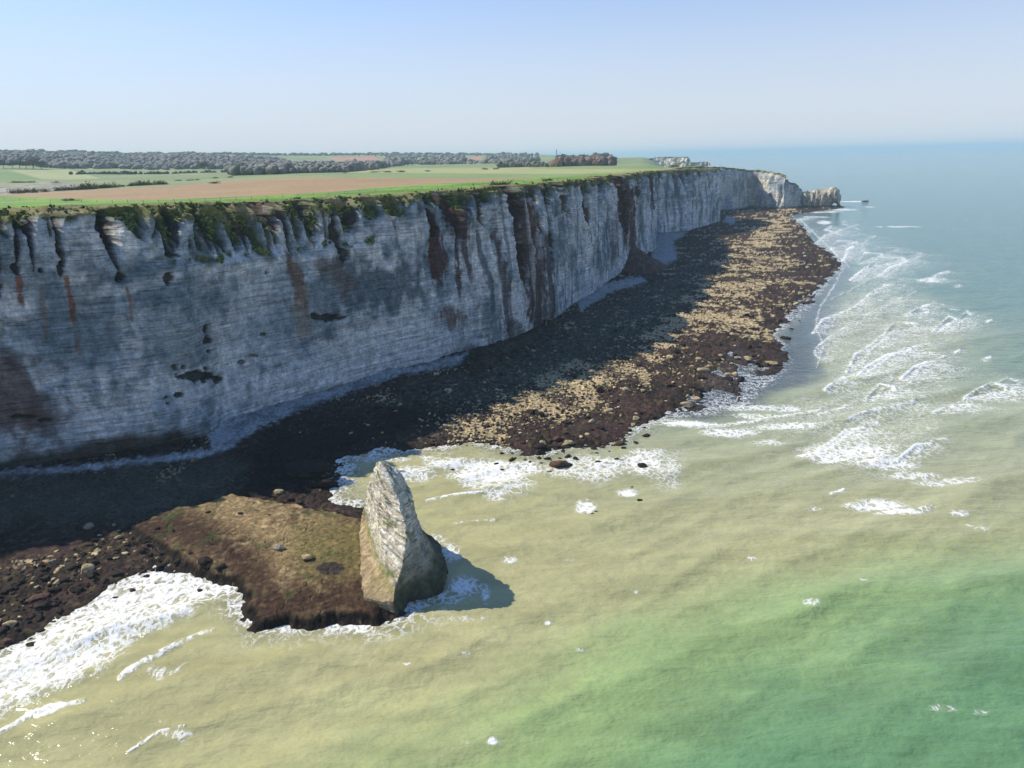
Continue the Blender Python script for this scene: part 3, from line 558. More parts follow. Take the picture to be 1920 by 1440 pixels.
c=mix(c,c*np.array([.52,.52,.60]),ss(-9,-1,dSea+3*n2)*.75); zS=zS*(.25+.75*nshore)
c=c*(1+.0*zS[...,None])
f=gridf(*X.shape,flip=False)
ok=(D_<1200)|(X*NV[0]+Y*NV[1]>-420)|(D_>2300)
def sea_mat():
    m,n,b=newmat('sea_water',.08,.5); b.inputs['IOR'].default_value=1.33
    c=attr(n,'col','Color'); fo=attr(n,'foam')
    tc=N(n,'ShaderNodeNewGeometry')
    # lace
    mp=N(n,'ShaderNodeMapping'); mp.inputs['Scale'].default_value=(1,.8,1); n.links.new(tc.outputs['Position'],mp.inputs['Vector'])
    wn=N(n,'ShaderNodeTexNoise'); wn.inputs['Scale'].default_value=.35; wn.inputs['Detail'].default_value=4; n.links.new(mp.outputs[0],wn.inputs['Vector'])
    vs=N(n,'ShaderNodeVectorMath',operation='MULTIPLY_ADD'); vs.inputs[1].default_value=(6,6,6); n.links.new(wn.outputs['Color'],vs.inputs[0]); n.links.new(mp.outputs[0],vs.inputs[2])
    v1=N(n,'ShaderNodeTexVoronoi',feature='DISTANCE_TO_EDGE'); v1.inputs['Scale'].default_value=.42; n.links.new(vs.outputs[0],v1.inputs['Vector'])
    v2=N(n,'ShaderNodeTexVoronoi',feature='DISTANCE_TO_EDGE'); v2.inputs['Scale'].default_value=.95; n.links.new(vs.outputs[0],v2.inputs['Vector'])
    big=noise_fac(n,.16,5,.6); fine=noise_fac(n,1.6,6,.7)
    e1=mrange(n,v1.outputs['Distance'],0,.30,1,0); e2=mrange(n,v2.outputs['Distance'],0,.35,1,0)
    lace=mathn(n,'ADD',mathn(n,'MULTIPLY',e1,.42),mathn(n,'ADD',mathn(n,'MULTIPLY',e2,.26),mathn(n,'MULTIPLY',fine,.50)))
    lace=mathn(n,'ADD',lace,mathn(n,'MULTIPLY',big,.25))
    m2=N(n,'ShaderNodeMapping'); m2.inputs['Rotation'].default_value=(0,0,R(59)); m2.inputs['Scale'].default_value=(.10,.75,1); n.links.new(tc.outputs['Position'],m2.inputs['Vector'])
    sn=N(n,'ShaderNodeTexNoise'); sn.inputs['Scale'].default_value=1.; sn.inputs['Detail'].default_value=6; sn.inputs['Roughness'].default_value=.7; n.links.new(m2.outputs[0],sn.inputs['Vector'])
    fr=attr(n,'far'); lace=mathn(n,'ADD',lace,mathn(n,'MULTIPLY',mathn(n,'MULTIPLY',mathn(n,'SUBTRACT',sn.outputs['Fac'],.5),fr),1.0))
    t=mathn(n,'ADD',mathn(n,'MULTIPLY',fo,.50),lace)
    fac=mrange(n,t,.86,1.26,0,1); fac=mathn(n,'MULTIPLY',fac,mrange(n,fo,.02,.25,0,.96))
    # streaky tint variation of the silt
    cv=vmul(n,c,mrange(n,noise_fac(n,.07,6,.62,(.6,1.9,1),.5),.3,.7,.80,1.16)); cv=vmul(n,cv,mrange(n,noise_fac(n,.5,4,.6,(.5,1.5,1)),.3,.7,.97,1.03))
    mx=N(n,'ShaderNodeMix',data_type='RGBA'); n.links.new(fac,mx.inputs[0]); n.links.new(cv,mx.inputs[6]); mx.inputs[7].default_value=(.86,.87,.86,1); n.links.new(mx.outputs[2],b.inputs['Base Color'])
    n.links.new(mrange(n,fac,0,1,.08,.8),b.inputs['Roughness'])
    h=mathn(n,'ADD',mathn(n,'MULTIPLY',noise_fac(n,.30,4,.5,(.6,1.35,1),.4),1.6),mathn(n,'ADD',mathn(n,'MULTIPLY',noise_fac(n,1.7,3,.5,(.8,1.3,1)),.28),mathn(n,'MULTIPLY',fac,.25)))
    bp=N(n,'ShaderNodeBump'); bp.inputs['Strength'].default_value=.7; bp.inputs['Distance'].default_value=.5; n.links.new(h,bp.inputs['Height']); n.links.new(bp.outputs[0],b.inputs['Normal'])
    return m
M['sea']=sea_mat()
V=np.stack([X,Y,zS],-1).reshape(-1,3)
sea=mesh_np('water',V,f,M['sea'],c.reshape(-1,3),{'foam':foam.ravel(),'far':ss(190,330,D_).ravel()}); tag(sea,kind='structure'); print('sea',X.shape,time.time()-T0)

# ------------------------------------------------------------------ free-standing chalk walls (curtains)
def curtain(name,stn,nz=70,step=2.,inl=60,amp=3.,seed=400,back=None,vegtop=5.,kind='structure',slopeback=.12,dry=.3):
    "stn: (x,y,ztop) along the foot, seaward side on the right hand of the walk"
    pts=np.array(stn,float); L=np.concatenate([[0],np.cumsum(np.hypot(*np.diff(pts[:,:2],axis=0).T))]); s=np.arange(0,L[-1],step); nc=len(s)
    x=np.interp(s,L,pts[:,0]); y=np.interp(s,L,pts[:,1]); zt=np.interp(s,L,pts[:,2])+1.2*fbm(s/14,s*0,3,seed)
    tx=np.gradient(x);ty=np.gradient(y); k=9; ker=np.ones(k)/k
    tx=np.convolve(np.pad(tx,k//2,'edge'),ker,'valid'); ty=np.convolve(np.pad(ty,k//2,'edge'),ker,'valid'); l=np.hypot(tx,ty); nx,ny=ty/l,-tx/l
    t=np.linspace(0,1,nz)[:,None]; Zc=-1.5+t*(zt+1.5); S=np.broadcast_to(s,Zc.shape)
    rb=1-np.abs(fbm(S/22,Zc/70,3,seed+1))*2.4
    top=ss(zt-vegtop*1.6,zt,Zc)
    d=amp*(rb-.5)+amp*.6*fbm(S/9,Zc/14,4,seed+2)-slopeback*Zc-top*vegtop*.9*(1-.7*ss(.3,.8,rb))
    n_=fbm(S/6,Zc/10,4,seed+3); Cx=mix(CREAM*np.array([.86,.80,.72]),GREYB*.75,ss(-.3,.4,fbm(S/20,Zc/25,4,seed+4)+.3*n_)); Cx=mix(Cx,SLATE,.6*ss(.2,.6,fbm(S/7,Zc/60,3,seed+5)))
    vg=np.clip(ss(.25,.6,top+.3*n_)*(1-.5*rb*ss(1,.7,top)),0,1); Cx=mix(Cx,mix(VEG,VEGY,ss(.4,1,top)),vg)
    Cx=mix(Cx,[.10,.08,.05],.8*ss(4,1,Zc))
    A=np.stack([x+nx*d,y+ny*d,Zc],-1)
    wi=np.array([1,3,6,10,16,25,38,inl,inl+6])[:,None]; lx=A[-1,:,0];ly=A[-1,:,1]; mxn=nx.mean();myn=ny.mean(); ll=math.hypot(mxn,myn); mxn/=ll;myn/=ll
    if back is not None: mxn,myn=back
    B=np.stack([lx-mxn*wi,ly-myn*wi,zt+np.zeros_like(wi)-.05*wi+.8*fbm((lx-mxn*wi)/9,(ly-myn*wi)/9,3,seed+6)],-1); B[-1,:,2]=-3
    Cb=mix(VEGY*1.15,DRY,ss(-.3,.4,fbm(B[...,0]/9,B[...,1]/9,3,seed+7)))
    V=np.concatenate([A,B],0); CC=np.concatenate([Cx,Cb],0); RK=np.concatenate([1-vg,np.zeros(Cb.shape[:2])],0)
    o=mesh_np(name,V.reshape(-1,3),gridf(V.shape[0],nc),M['chalk'],CC.reshape(-1,3),{'rock':RK}); 
    if kind: tag(o,kind=kind)
    return o
cape=curtain('headland_cliff',[(262,1085,69),(300,1125,69),(342,1155,67),(385,1190,63),(408,1226,60),(416,1212,59),(424,1192,57),(433,1172,53),(440,1164,49),(450,1168,45),(462,1178,41),(474,1190,36),(486,1206,29),(494,1216,24),(500,1222,18)],nz=90,step=1.2,inl=95,amp=3.2,seed=410,vegtop=4,back=(.35,-.94),slopeback=.10)
tag(cape,kind='structure')

far1=[]
for pxx,pyt,Dd in [(1222,296.5,2750),(1232,294.6,2700),(1250,294,2650),(1270,294,2600),(1288,294.2,2560),(1293,296,2560),(1297,300.5,2570)]:
    pt=PD(pxx,pyt,Dd); far1.append((pt[0],pt[1],pt[2]))
o=curtain('far_cliff',far1,nz=40,step=3.,inl=120,amp=9,seed=430,vegtop=3,back=(.15,-.98),slopeback=.1)
far2=[]
for pxx,pyt,Dd in [(1268,309,2300),(1275,305,2280),(1288,303.5,2250),(1297,304.5,2240),(1304,306,2240),(1309,304,2230),(1318,303.5,2220),(1328,304,2215),(1332,307,2215)]:
    pt=PD(pxx,pyt,Dd); far2.append((pt[0],pt[1],pt[2]))
o2=curtain('far_cliff',far2,nz=36,step=2.5,inl=60,amp=9,seed=440,vegtop=2,back=(.15,-.98),slopeback=.1)
def tri_strip(name,pts,D,mat,col,th=3.,parent=None):
    "a thin slab following a traced outline at distance D, with real thickness"
    V=[];n_=len(pts)
    for k in (0,th):
        for a,b in pts: V.append(PD(a,b,D+k))
    me=bpy.data.meshes.new(name); fs=[list(range(n_)),list(range(2*n_-1,n_-1,-1))]+[[i,(i+1)%n_,n_+(i+1)%n_,n_+i] for i in range(n_)]
    me.from_pydata([tuple(v) for v in V],[],fs); me.materials.append(mat); ob=bpy.data.objects.new(name,me); COL.objects.link(ob); return ob
M['white']=flat_mat('white_chalk_track',(.72,.68,.6),.9,.15,.1)
tr=tri_strip('footpath',[(1222,311),(1226,304),(1225,299),(1229,293.3),(1230,297),(1228.5,304),(1226,311)],2480.,M['white'],None,6.); tag(tr,kind='structure')

# ------------------------------------------------------------------ natural arch at the end of the cape
def arch():
    out=[(1018,590),(1025,440),(1030,392),(1065,378),(1110,358),(1135,380),(1152,392),(1175,368),(1195,355),(1240,345),(1275,356),(1300,352),(1350,350),(1378,332),(1400,320),(1440,318),(1480,345),(1507,372),(1500,400),(1522,430),(1514,480),(1500,520),(1512,545),(1545,568),(1545,590)]
    hole=[(1396,600),(1402,560),(1412,530),(1435,514),(1458,524),(1470,550),(1488,572),(1490,600)]
    conv=lambda l:[(1340+a/6.4,300+b/6.4) for a,b in l]
    D0=1305.; o3=[PD(a,b,D0) for a,b in conv(out)]; h3=[PD(a,b,D0) for a,b in conv(hole)]
    org=o3[0]; ux=np.array([math.cos(R(22.5)),-math.sin(R(22.5))]); 
    loc=lambda l:[((p[:2]-org[:2])@ux,p[2]) for p in l]
    ol=loc(o3); hl=loc(h3); u=np.arange(-2,max(a for a,b in ol)+3,.55); zz=np.arange(-2.,max(b for a,b in ol)+2,.55); U,Zg=np.meshgrid(u,zz)
    wu=U+.9*fbm(U/4,Zg/4,3,451); wz=Zg+.7*fbm(U/4+9,Zg/3,3,452)
    dd=np.minimum(sdp(wu,wz,ol+[(ol[-1][0],-9),(ol[0][0],-9)]),-sdp(wu,wz,[(hl[0][0],-30)]+hl+[(hl[-1][0],-30)]))
    th=13*(1-np.exp(-np.maximum(dd,0)/4.5)); fold=3.2*fbm(U/7,Zg/26,3,453)+.7*fbm(U/2,Zg/2.5,3,454)+2.5*ss(10,0,Zg)*0
    front=-(th+fold*ss(0,4,dd)); backp=th
    keep=(np.minimum.reduce([dd[:-1,:-1],dd[1:,:-1],dd[:-1,1:],dd[1:,1:]])>-.25)
    vy=np.array([math.sin(R(22.5)),math.cos(R(22.5))])
    def sheet(off): return np.stack([org[0]+ux[0]*U+vy[0]*off,org[1]+ux[1]*U+vy[1]*off,Zg],-1).reshape(-1,3)
    V=np.concatenate([sheet(front),sheet(backp)]); f=gridf(*U.shape,keep); n0=U.size; F2=np.concatenate([f,f[:,::-1]+n0])
    nn=fbm(U/5,Zg/7,4,455); Cx=mix([.62,.54,.42],[.34,.29,.21],ss(-.2,.5,nn)); Cx=mix(Cx,VEG*1.5,.8*ss(.1,.5,fbm(U/6,Zg/9,3,456)+.02*(Zg-22))*ss(12,22,Zg)*ss(35,20,U)); Cx=mix(Cx,[.13,.10,.06],ss(4,1.5,Zg)*.9)
    Cx=np.concatenate([Cx.reshape(-1,3)]*2); V,F2,Cx=compact(V,F2,Cx)
    return mesh_np('rock_arch',V,F2,M['chalk'],Cx,{'rock':np.ones(len(V))})
tag(arch(),'pale chalk sea arch with a jagged crest at the tip of the far headland','rock arch')
# ------------------------------------------------------------------ sea stack
def stack():
    S={-1.5:[(-32,124.5),(-24.5,122.8),(-22.3,127.6),(-16.2,130.2),(-14.8,138),(-17.5,148),(-27,160),(-36,166),(-39.5,162),(-36.5,148),(-34,135)],
       2.9:[(-31.4,125.2),(-24.8,123.6),(-22.6,128.2),(-17.0,130.9),(-15.6,138),(-18.2,147.5),(-27.5,159),(-35.8,164.5),(-38.8,161),(-36.2,148),(-33.6,135)],
       3.8:[(-28.0,131.0),(-25.2,125.6),(-22.6,128.2),(-18.6,131.8),(-17.6,138),(-20.3,147),(-28,158),(-35,162.6),(-38.0,160),(-34.2,148),(-30.8,137)],
       8.5:[(-26.4,132.2),(-23.4,127.6),(-22.6,130.6),(-20.6,133.6),(-20.2,139),(-22.6,147),(-28.5,156.5),(-34,160.2),(-36.6,158),(-33.0,147.5),(-29.4,137)],
       14.5:[(-25.0,134.2),(-22.3,130.9),(-22.2,132.6),(-21.6,134.8),(-21.7,139),(-23.8,146),(-28.6,152.6),(-32.4,155.6),(-34.6,154),(-31.2,146),(-28.0,138)],
       20:[(-26.0,135.4),(-23.7,133.0),(-23.6,133.8),(-22.7,135.6),(-22.6,138.6),(-24.3,143.6),(-27.8,147.6),(-30.5,149.6),(-32.2,148.6),(-30.0,143.5),(-27.9,138)],
       24:[(-27.5,137.0),(-25.8,135.4),(-25.3,136.2),(-24.5,137.2),(-24.7,139.3),(-26,142.2),(-27.8,144.2),(-29.2,145.2),(-30.3,144.6),(-29.8,142),(-28.9,138.8)],
       26.0:[(-28.4,138.1),(-27.7,137.8),(-27.2,138.0),(-26.8,138.4),(-26.8,139.3),(-27.3,140.5),(-28.2,141.5),(-29.1,142.0),(-29.5,141.5),(-29.2,140.2),(-28.9,139.1)],
       26.9:[(-28.4,139.3)]*11}
    zs=sorted(S); A=np.array([S[k] for k in zs]); npt=11; na=420; nz=300
    zz=np.concatenate([np.linspace(-1.5,26.9,nz)]); t=np.linspace(0,npt,na,endpoint=False); i=np.floor(t).astype(int); fr=t-i
    rowsX=np.array([[np.interp(z,zs,A[:,k,0]) for k in range(npt)] for z in zz]); rowsY=np.array([[np.interp(z,zs,A[:,k,1]) for k in range(npt)] for z in zz])
    i1=(i+1)%npt; x=rowsX[:,i]*(1-fr)+rowsX[:,i1]*fr; y=rowsY[:,i]*(1-fr)+rowsY[:,i1]*fr
    # soften corners a little
    for _ in range(5): x=(np.roll(x,1,1)+np.roll(x,-1,1)+2*x)/4; y=(np.roll(y,1,1)+np.roll(y,-1,1)+2*y)/4
    Zg=np.broadcast_to(zz[:,None],x.shape); cx=x.mean(1,keepdims=True); cy=y.mean(1,keepdims=True)
    tx=np.roll(x,-1,1)-np.roll(x,1,1); ty=np.roll(y,-1,1)-np.roll(y,1,1); l=np.hypot(tx,ty)+1e-6; nx=ty/l; ny=-tx/l
    s3=x*.7+y*.75; s4=x*.8-y*.6
    bedn=.15*pn(Zg/.62+.25*pn(s3/9,s4/9,501),s3/25,500)+.13*pn(Zg/.24,s3/6,502)
    rough=1.0*fbm(s3/5+Zg*.05,Zg/7+s4/7,4,503)+.6*fbm(s3/1.3,Zg/1.6+s4/2,4,504)
    b1,b2,bi=cell(s3/2.1+.3*pn(s3/2,Zg/2,520),(Zg+s4*.35)/1.5,521); rough=rough+(bi-.5)*.75*ss(0,.14,b2-b1)-.35*ss(.12,.0,b2-b1); ov=ss(8,20,Zg)*.4+.6; fdn=ss(26.9,25,Zg); d=(bedn*1.1+rough*ov)*(.35+.65*fdn)*.8
    ledge=.7*ss(5.2,3.4,Zg)*0
    x2=x+nx*(d+ledge); y2=y+ny*(d+ledge)
    face_w=ss(.0,.5,-nx)                                   # left-facing sides; the right sides turn darker lower down
    n1=fbm(s3/4,Zg/3,4,510); n2=fbm(s3/1.5,Zg/1.2+s4,4,511)
    Cx=mix([.70,.62,.48],[.36,.31,.22],ss(-.15,.5,n1+.3*n2)); Cx=mix(Cx,[.88,.83,.72],.9*ss(.0,.3,pn(Zg/.42,s3/14,512)+.3*n2)*ss(5,7,Zg))
    Cx=mix(Cx,[.13,.18,.035],.8*ss(.12,.5,fbm(s3/2.6,Zg/4,4,513)+.12*ss(14,20,Zg)*ss(.2,-.4,nx)-.14))
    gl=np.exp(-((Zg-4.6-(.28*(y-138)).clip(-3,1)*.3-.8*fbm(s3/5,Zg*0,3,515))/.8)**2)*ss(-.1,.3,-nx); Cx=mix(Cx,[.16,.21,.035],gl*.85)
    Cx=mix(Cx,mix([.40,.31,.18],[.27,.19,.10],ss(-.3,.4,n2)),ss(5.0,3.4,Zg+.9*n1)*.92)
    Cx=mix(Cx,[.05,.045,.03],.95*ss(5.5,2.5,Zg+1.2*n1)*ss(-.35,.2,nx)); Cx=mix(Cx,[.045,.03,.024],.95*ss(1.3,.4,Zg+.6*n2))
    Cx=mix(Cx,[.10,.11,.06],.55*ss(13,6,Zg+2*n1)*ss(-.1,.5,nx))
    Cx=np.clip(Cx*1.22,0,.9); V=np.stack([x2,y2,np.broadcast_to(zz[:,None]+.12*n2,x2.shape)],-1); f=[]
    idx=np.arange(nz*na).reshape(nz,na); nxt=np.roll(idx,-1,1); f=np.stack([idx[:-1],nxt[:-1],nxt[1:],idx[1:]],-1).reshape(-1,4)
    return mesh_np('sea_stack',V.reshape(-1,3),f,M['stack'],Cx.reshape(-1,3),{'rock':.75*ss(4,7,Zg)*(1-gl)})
m=M['chalk'].copy(); M['stack']=m
_b=m.node_tree.nodes['Principled BSDF']
for _n in m.node_tree.nodes:
    if _n.type=='BUMP': _n.inputs['Strength'].default_value=1.; _n.inputs['Distance'].default_value=.8
st=stack(); tag(st,'tall pointed chalk needle rock standing at the tip of the weedy shelf','sea stack')
print('stack',time.time()-T0)

# ------------------------------------------------------------------ boulders
def ico(sub):
    bpy_m=bpy.data.meshes.new('t'); import bmesh; bm=bmesh.new(); bmesh.ops.create_icosphere(bm,subdivisions=sub,radius=1); bm.verts.ensure_lookup_table()
    v=np.array([x.co[:] for x in bm.verts]); f=np.array([[a.index for a in p.verts] for p in bm.faces]); bm.free(); bpy.data.meshes.remove(bpy_m); return v,f
I2=ico(2);I3=ico(3);I4=ico(4)
def rock_shape(I,seed,blocky=.5,ns=1.):
    v=I[0].copy(); r=np.random.default_rng(seed)
    for _ in range(9):                                       # chop flats off the ball
        n=r.normal(size=3); n/=np.linalg.norm(n); h=r.uniform(.55,.85); d=v@n; v-=np.where(d>h,(d-h)*blocky*1.6,0)[:,None]*n
    s=1+.16*ns*fbm(v[:,0]*1.3+v[:,2]+seed,v[:,1]*1.3-v[:,2]*.7,3,600)+.08*ns*fbm(v[:,0]*4+v[:,2]*3,v[:,1]*4+seed-v[:,2]*2,3,601); return v*s[:,None]
def gz(x,y): return float(shore_z(np.array([x]),np.array([y]))[0][0])
def boulder(px_,py_,wpx,hpx,kind,label,group,seed,cat='boulder',zs=None,rot=None,layered=False):
    c=P(px_,py_+hpx*.25,1.0); z=max(gz(c[0],c[1]),-.35) if zs is None else zs
    c=P(px_,py_+hpx*.25,z); Dp=math.hypot(math.hypot(c[0],c[1]),88); k=Dp/F
    sx=wpx*k/2; sz=hpx*k*.46; sy=sx*random.Random(seed).uniform(.6,.85)
    v=rock_shape(I4 if wpx>60 else I3,seed,.7); v=v*np.array([sx,sy,sz])
    if layered: v=v*np.array([1,1,1])+0; v[:,0]+=.25*sx*0; f_=np.sin(v[:,2]*5+v[:,0])*.10; v[:,0]*=1+f_; v[:,1]*=1+f_
    n=fbm(v[:,0]*1.5+seed,v[:,1]*1.5+v[:,2],3,610)
    base={'dark':DARK*1.3,'tan':np.array([.40,.32,.18]),'grey':np.array([.26,.23,.16]),'red':np.array([.11,.06,.045])}[kind]
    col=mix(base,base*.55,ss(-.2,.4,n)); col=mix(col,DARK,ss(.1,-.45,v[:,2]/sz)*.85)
    o=mesh_np('boulder',v,I4[1] if wpx>60 else I3[1],M['rock'],col,smooth=True)
    o.location=(c[0],c[1],z+sz*.35); o.rotation_euler=(0,0,rot if rot is not None else random.Random(seed+1).uniform(-.5,.5))
    tag(o,label,cat,group); return o
G1='boulders awash off the middle reef'; G2='boulders on the left reef'; G3='boulders on the weedy shelf'
big=[(1064,830,26,15,'tan','slanted tan slab leaning at the seaward edge of the middle reef',G1),
(1052,868,42,22,'red','large layered dark red rock awash in foam below the middle reef',G1),
(1203,873,20,14,'dark','round black rock ringed by foam at the right of the awash rocks',G1),
(1163,831,26,14,'red','rusty dark rock with a small peak at the right edge of the middle reef',G1),
(1013,850,20,11,'dark','dark rock left of the layered red rock, the bigger one of a pair',G1),
(1028,860,13,8,'dark','small dark rock touching the bigger one left of the layered red rock',G1),
(1023,861,10,7,'dark','lone small rock standing in clear water left of the layered red rock',G1),
(1079,859,15,9,'dark','dark rock beside the upper right corner of the layered red rock',G1),
(1129,838,16,8,'red','low reddish rock in the water left of the rusty peaked rock',G1),
(1121,866,13,6,'dark','flat dark rock alone in thin foam right of the layered red rock',G1),
(1155,861,16,7,'dark','left one of two joined dark rocks in the foam right of the layered rock',G1),
(1165,863,10,6,'dark','right one of two joined dark rocks in the foam right of the layered rock',G1),
(1199,937,12,6,'dark','small dark rock below a little whitecap, farthest out in the bay',G1),
(1110,963,9,5,'dark','dark rock at the lower end of the round foam patch in the bay',G1),
(1118,959,8,4,'dark','small rock just above another inside the round foam patch',G1),
(1030,885,14,6,'dark','flat dark rock in surf below the layered red rock',G1),
(1045,888,9,4,'dark','tiny rock in surf right below the layered red rock',G1),
(1069,883,7,4,'dark','tiny rock right of the surf rocks below the layered red rock',G1),
(1024,914,16,4,'dark','long low rock breaking the surface where the foam ends',G1),
(963,904,7,3,'dark','tiny rock breaking the surface inside the lacy foam',G1),
(1105,919,6,3,'dark','tiny isolated rock between foam and the calm bay',G1),
(1184,913,7,3,'dark','tiny rock at the right end of a small breaking wave',G1),
(921,854,11,4,'dark','low rock in the shallows left of the middle reef rocks',G1),
(930,869,10,4,'dark','low rock at the top of the foam left of the layered rock',G1),
(941,880,9,4,'dark','low rock in the thick foam left of the layered rock',G1),
(848,880,8,3,'dark','small rock at the left end of the surf near the needle rock',G1),
(1195,793,9,6,'dark','small rock off the right end of the middle reef, uppermost',G1),
(1211,792,14,6,'dark','wide low rock in pale shallows off the right end of the middle reef',G1),
(1208,802,9,5,'dark','small rock below the wide low rock in pale shallows',G1),
(1210,814,11,4,'dark','flat rock lowest of the string off the middle reef',G1),
(1181,806,12,8,'dark','dark rock at the right tip of the middle reef',G1),
(1149,835,12,7,'red','small rock just left of the rusty peaked rock',G1),
(1097,838,12,7,'dark','rock at the foot of the middle reef, right of the slanted tan slab',G1),
(1045,823,22,13,'red','big dark red block above the slanted tan slab on the reef edge',G1),
(1011,836,28,13,'dark','broad dark block at the lower edge of the middle reef',G1),
(932,841,13,7,'dark','dark rock at the lower left edge of the middle reef',G1),
(1450,680,22,8,'tan','tan topped flat block on the wet flats at the right of the reef',G1),
(1252,1,0,0,'x','',''),
(168,986,20,13,'grey','pale grey green squared boulder at the shadow edge on the left reef',G2),
(148,990,13,9,'dark','dark boulder touching the pale squared boulder at the shadow edge',G2),
(249,1107,12,10,'red','brown pointed rock standing alone in white surf',G2),
(217,1121,13,5,'dark','low dark rock in white surf left of the brown pointed rock',G2),
(292,1095,9,4,'dark','small dark rock in surf right of the brown pointed rock',G2),
(374,1107,12,6,'dark','grey wet rock awash in the surf near the shelf corner',G2),
(60,1211,22,12,'dark','wet dark rock streaked with foam at the left surf edge',G2),
(59,1199,12,6,'dark','small rock just above the foam streaked rock at the left edge',G2),
(78,1183,15,9,'dark','dark rock at the waterline above the foam streaked rock',G2),
(101,1166,9,5,'dark','small rock at the waterline where the surf starts',G2),
(20,1203,24,15,'red','large dark brown rock in a pale pool at the left edge',G2),
(3,1217,14,10,'dark','dark rock cut by the left edge of the picture, below the large brown rock',G2),
(82,1134,28,16,'dark','largest dark boulder in the cluster on the lower left reef',G2),
(101,1133,14,10,'dark','boulder leaning on the right of the largest dark boulder',G2),
(73,1118,32,10,'red','long humped boulder just above the largest dark boulder',G2),
(144,1103,22,13,'dark','slanting long dark boulder casting a deep shadow toward the surf',G2),
(103,1106,18,11,'dark','dark boulder left of the slanting long boulder',G2),
(136,1063,32,8,'dark','long low dark rock ridge across the middle of the left reef',G2),
(115,1086,28,9,'dark','dark ridge below the long low rock ridge',G2),
(175,1074,17,9,'dark','dark boulder right of the long rock ridge',G2),
(219,1075,22,9,'dark','dark boulder by the surf right of the isolated ones',G2),
(198,1086,14,9,'dark','boulder at the upper surf edge on the left reef',G2),
(175,1054,22,8,'dark','dark twin boulder above the rock ridge',G2),
(206,1047,9,6,'dark','small dark boulder among brown weed right of the twin boulder',G2),
(156,1038,13,8,'dark','dark round boulder on weed below the shadow edge',G2),
(85,1083,17,9,'dark','dark boulder beside the yellow pebble bank',G2),
(40,1086,10,5,'dark','flat dark boulder just below the yellow pebble bank',G2),
(8,1111,14,9,'dark','dark boulder at the far left edge below the pebble bank',G2),
(335,1052,20,12,'dark','black knobbly rock at the left foot of the shelf edge',G2),
(305,1036,16,10,'dark','black rock between pale channels left of the shelf',G2),
(283,1040,13,9,'dark','black rock beside a pale winding channel',G2),
(268,1032,16,9,'dark','wide black rock left of the pale winding channel',G2),
(415,1062,22,10,'dark','black rock lump on the shelf lip above the surf corner',G3),
(385,1050,28,14,'dark','biggest black rock lump on the shelf lip above the surf',G3),
(523,1025,26,14,'grey','grey green boulder, left one of two on the middle of the shelf',G3),
(577,1043,26,13,'tan','pale green boulder, right one of two on the middle of the shelf',G3),
(523,922,20,13,'tan','small pale sunlit boulder at the back edge of the shelf',G3),
(390,960,12,5,'dark','small dark stone on the tan top of the shelf, leftmost',G3),
(450,962,11,4,'dark','small flat dark stone on the tan upper shelf, right of another',G3),
(505,966,10,4,'dark','flat greenish stone on the upper shelf',G3),
(572,878,86,38,'dark','huge slab sided block lying in the shade behind the shelf',G3),
(611,905,40,22,'dark','dark rounded block against the right of the huge shaded block',G3),
(545,936,16,8,'dark','dark rock at the back rim of the shelf near the small bay',G3),
(563,941,12,6,'dark','dark rock at the back rim of the shelf, next to the bay foam',G3)]
for i,(a,b,w_,h_,kd,lab,g) in enumerate(big):
    if kd=='x': continue
    shelf=g==G3 and not (a>540 and b<920)
    boulder(a,b,w_,h_,kd,lab,g,700+i,layered='layered' in lab or 'huge' in lab)
# many smaller reef boulders, copies of six shapes
protos=[]
for k in range(6):
    v=rock_shape(I3,900+k,.75)*np.array([1,.78,.55]); n=fbm(v[:,0]*1.5+k,v[:,1]*1.5+v[:,2],3,620)
    tanr=k>=4; col=mix(TAN*.85 if tanr else DARK*1.5,TAN*.5 if tanr else DARK*.8,ss(-.2,.4,n)); protos.append(mesh_np('boulder',v,I3[1],M['rock'],col,link=False))
def scatter(poly,n,s0,s1,label,group,seed,ptan=.3,zmin=-.2):
    r=random.Random(seed); x0=min(a for a,b in poly);x1=max(a for a,b in poly);y0=min(b for a,b in poly);y1=max(b for a,b in poly); k=0;tries=0; pts=[]
    while k<n and tries<n*60:
        tries+=1; a=r.uniform(x0,x1); b=r.uniform(y0,y1)
        if float(sdp(np.array([a]),np.array([b]),poly)[0])<0: continue
        c=P(a,b,.5); z=gz(c[0],c[1]); 
        if z<-.9: continue
        s=r.uniform(s0,s1)**1.0*(r.random()**1.2+.35); pr=protos[r.randrange(4,6) if r.random()<ptan else r.randrange(4)]
        o=bpy.data.objects.new('boulder',pr); COL.objects.link(o); o.location=(c[0],c[1],max(z,-.25)+s*.12); o.scale=(s,s*r.uniform(.7,1),s*r.uniform(.7,1)); o.rotation_euler=(r.uniform(-.2,.2),r.uniform(-.2,.2),r.uniform(0,6.28))
        tag(o,label,'boulder',group); k+=1
scatter([(-60,1090),(30,1060),(120,1030),(240,990),(330,1000),(360,1050),(260,1080),(160,1110),(60,1180),(-60,1220)],70,.7,1.6,'small rock among many scattered over the brown left reef','small rocks scattered on the left reef',1,.25)
scatter([(880,838),(1000,842),(1100,828),(1200,790),(1260,785),(1200,835),(1120,858),(1000,866),(900,855)],45,.7,1.5,'small dark rock among many standing in the shallows below the middle reef','small rocks in the shallows',2,.05)
scatter([(900,800),(1050,760),(1180,700),(1260,640),(1330,600),(1440,620),(1440,690),(1300,760),(1150,810),(1000,840)],110,1.1,2.3,'rough block among many littering the sunlit middle reef','blocks littering the middle reef',3,.5)
scatter([(560,800),(760,730),(900,690),(1050,640),(900,730),(700,790)],45,.8,1.7,'pale fallen stone among many in the shade at the foot of the cliff','fallen stones at the cliff foot',4,.35)
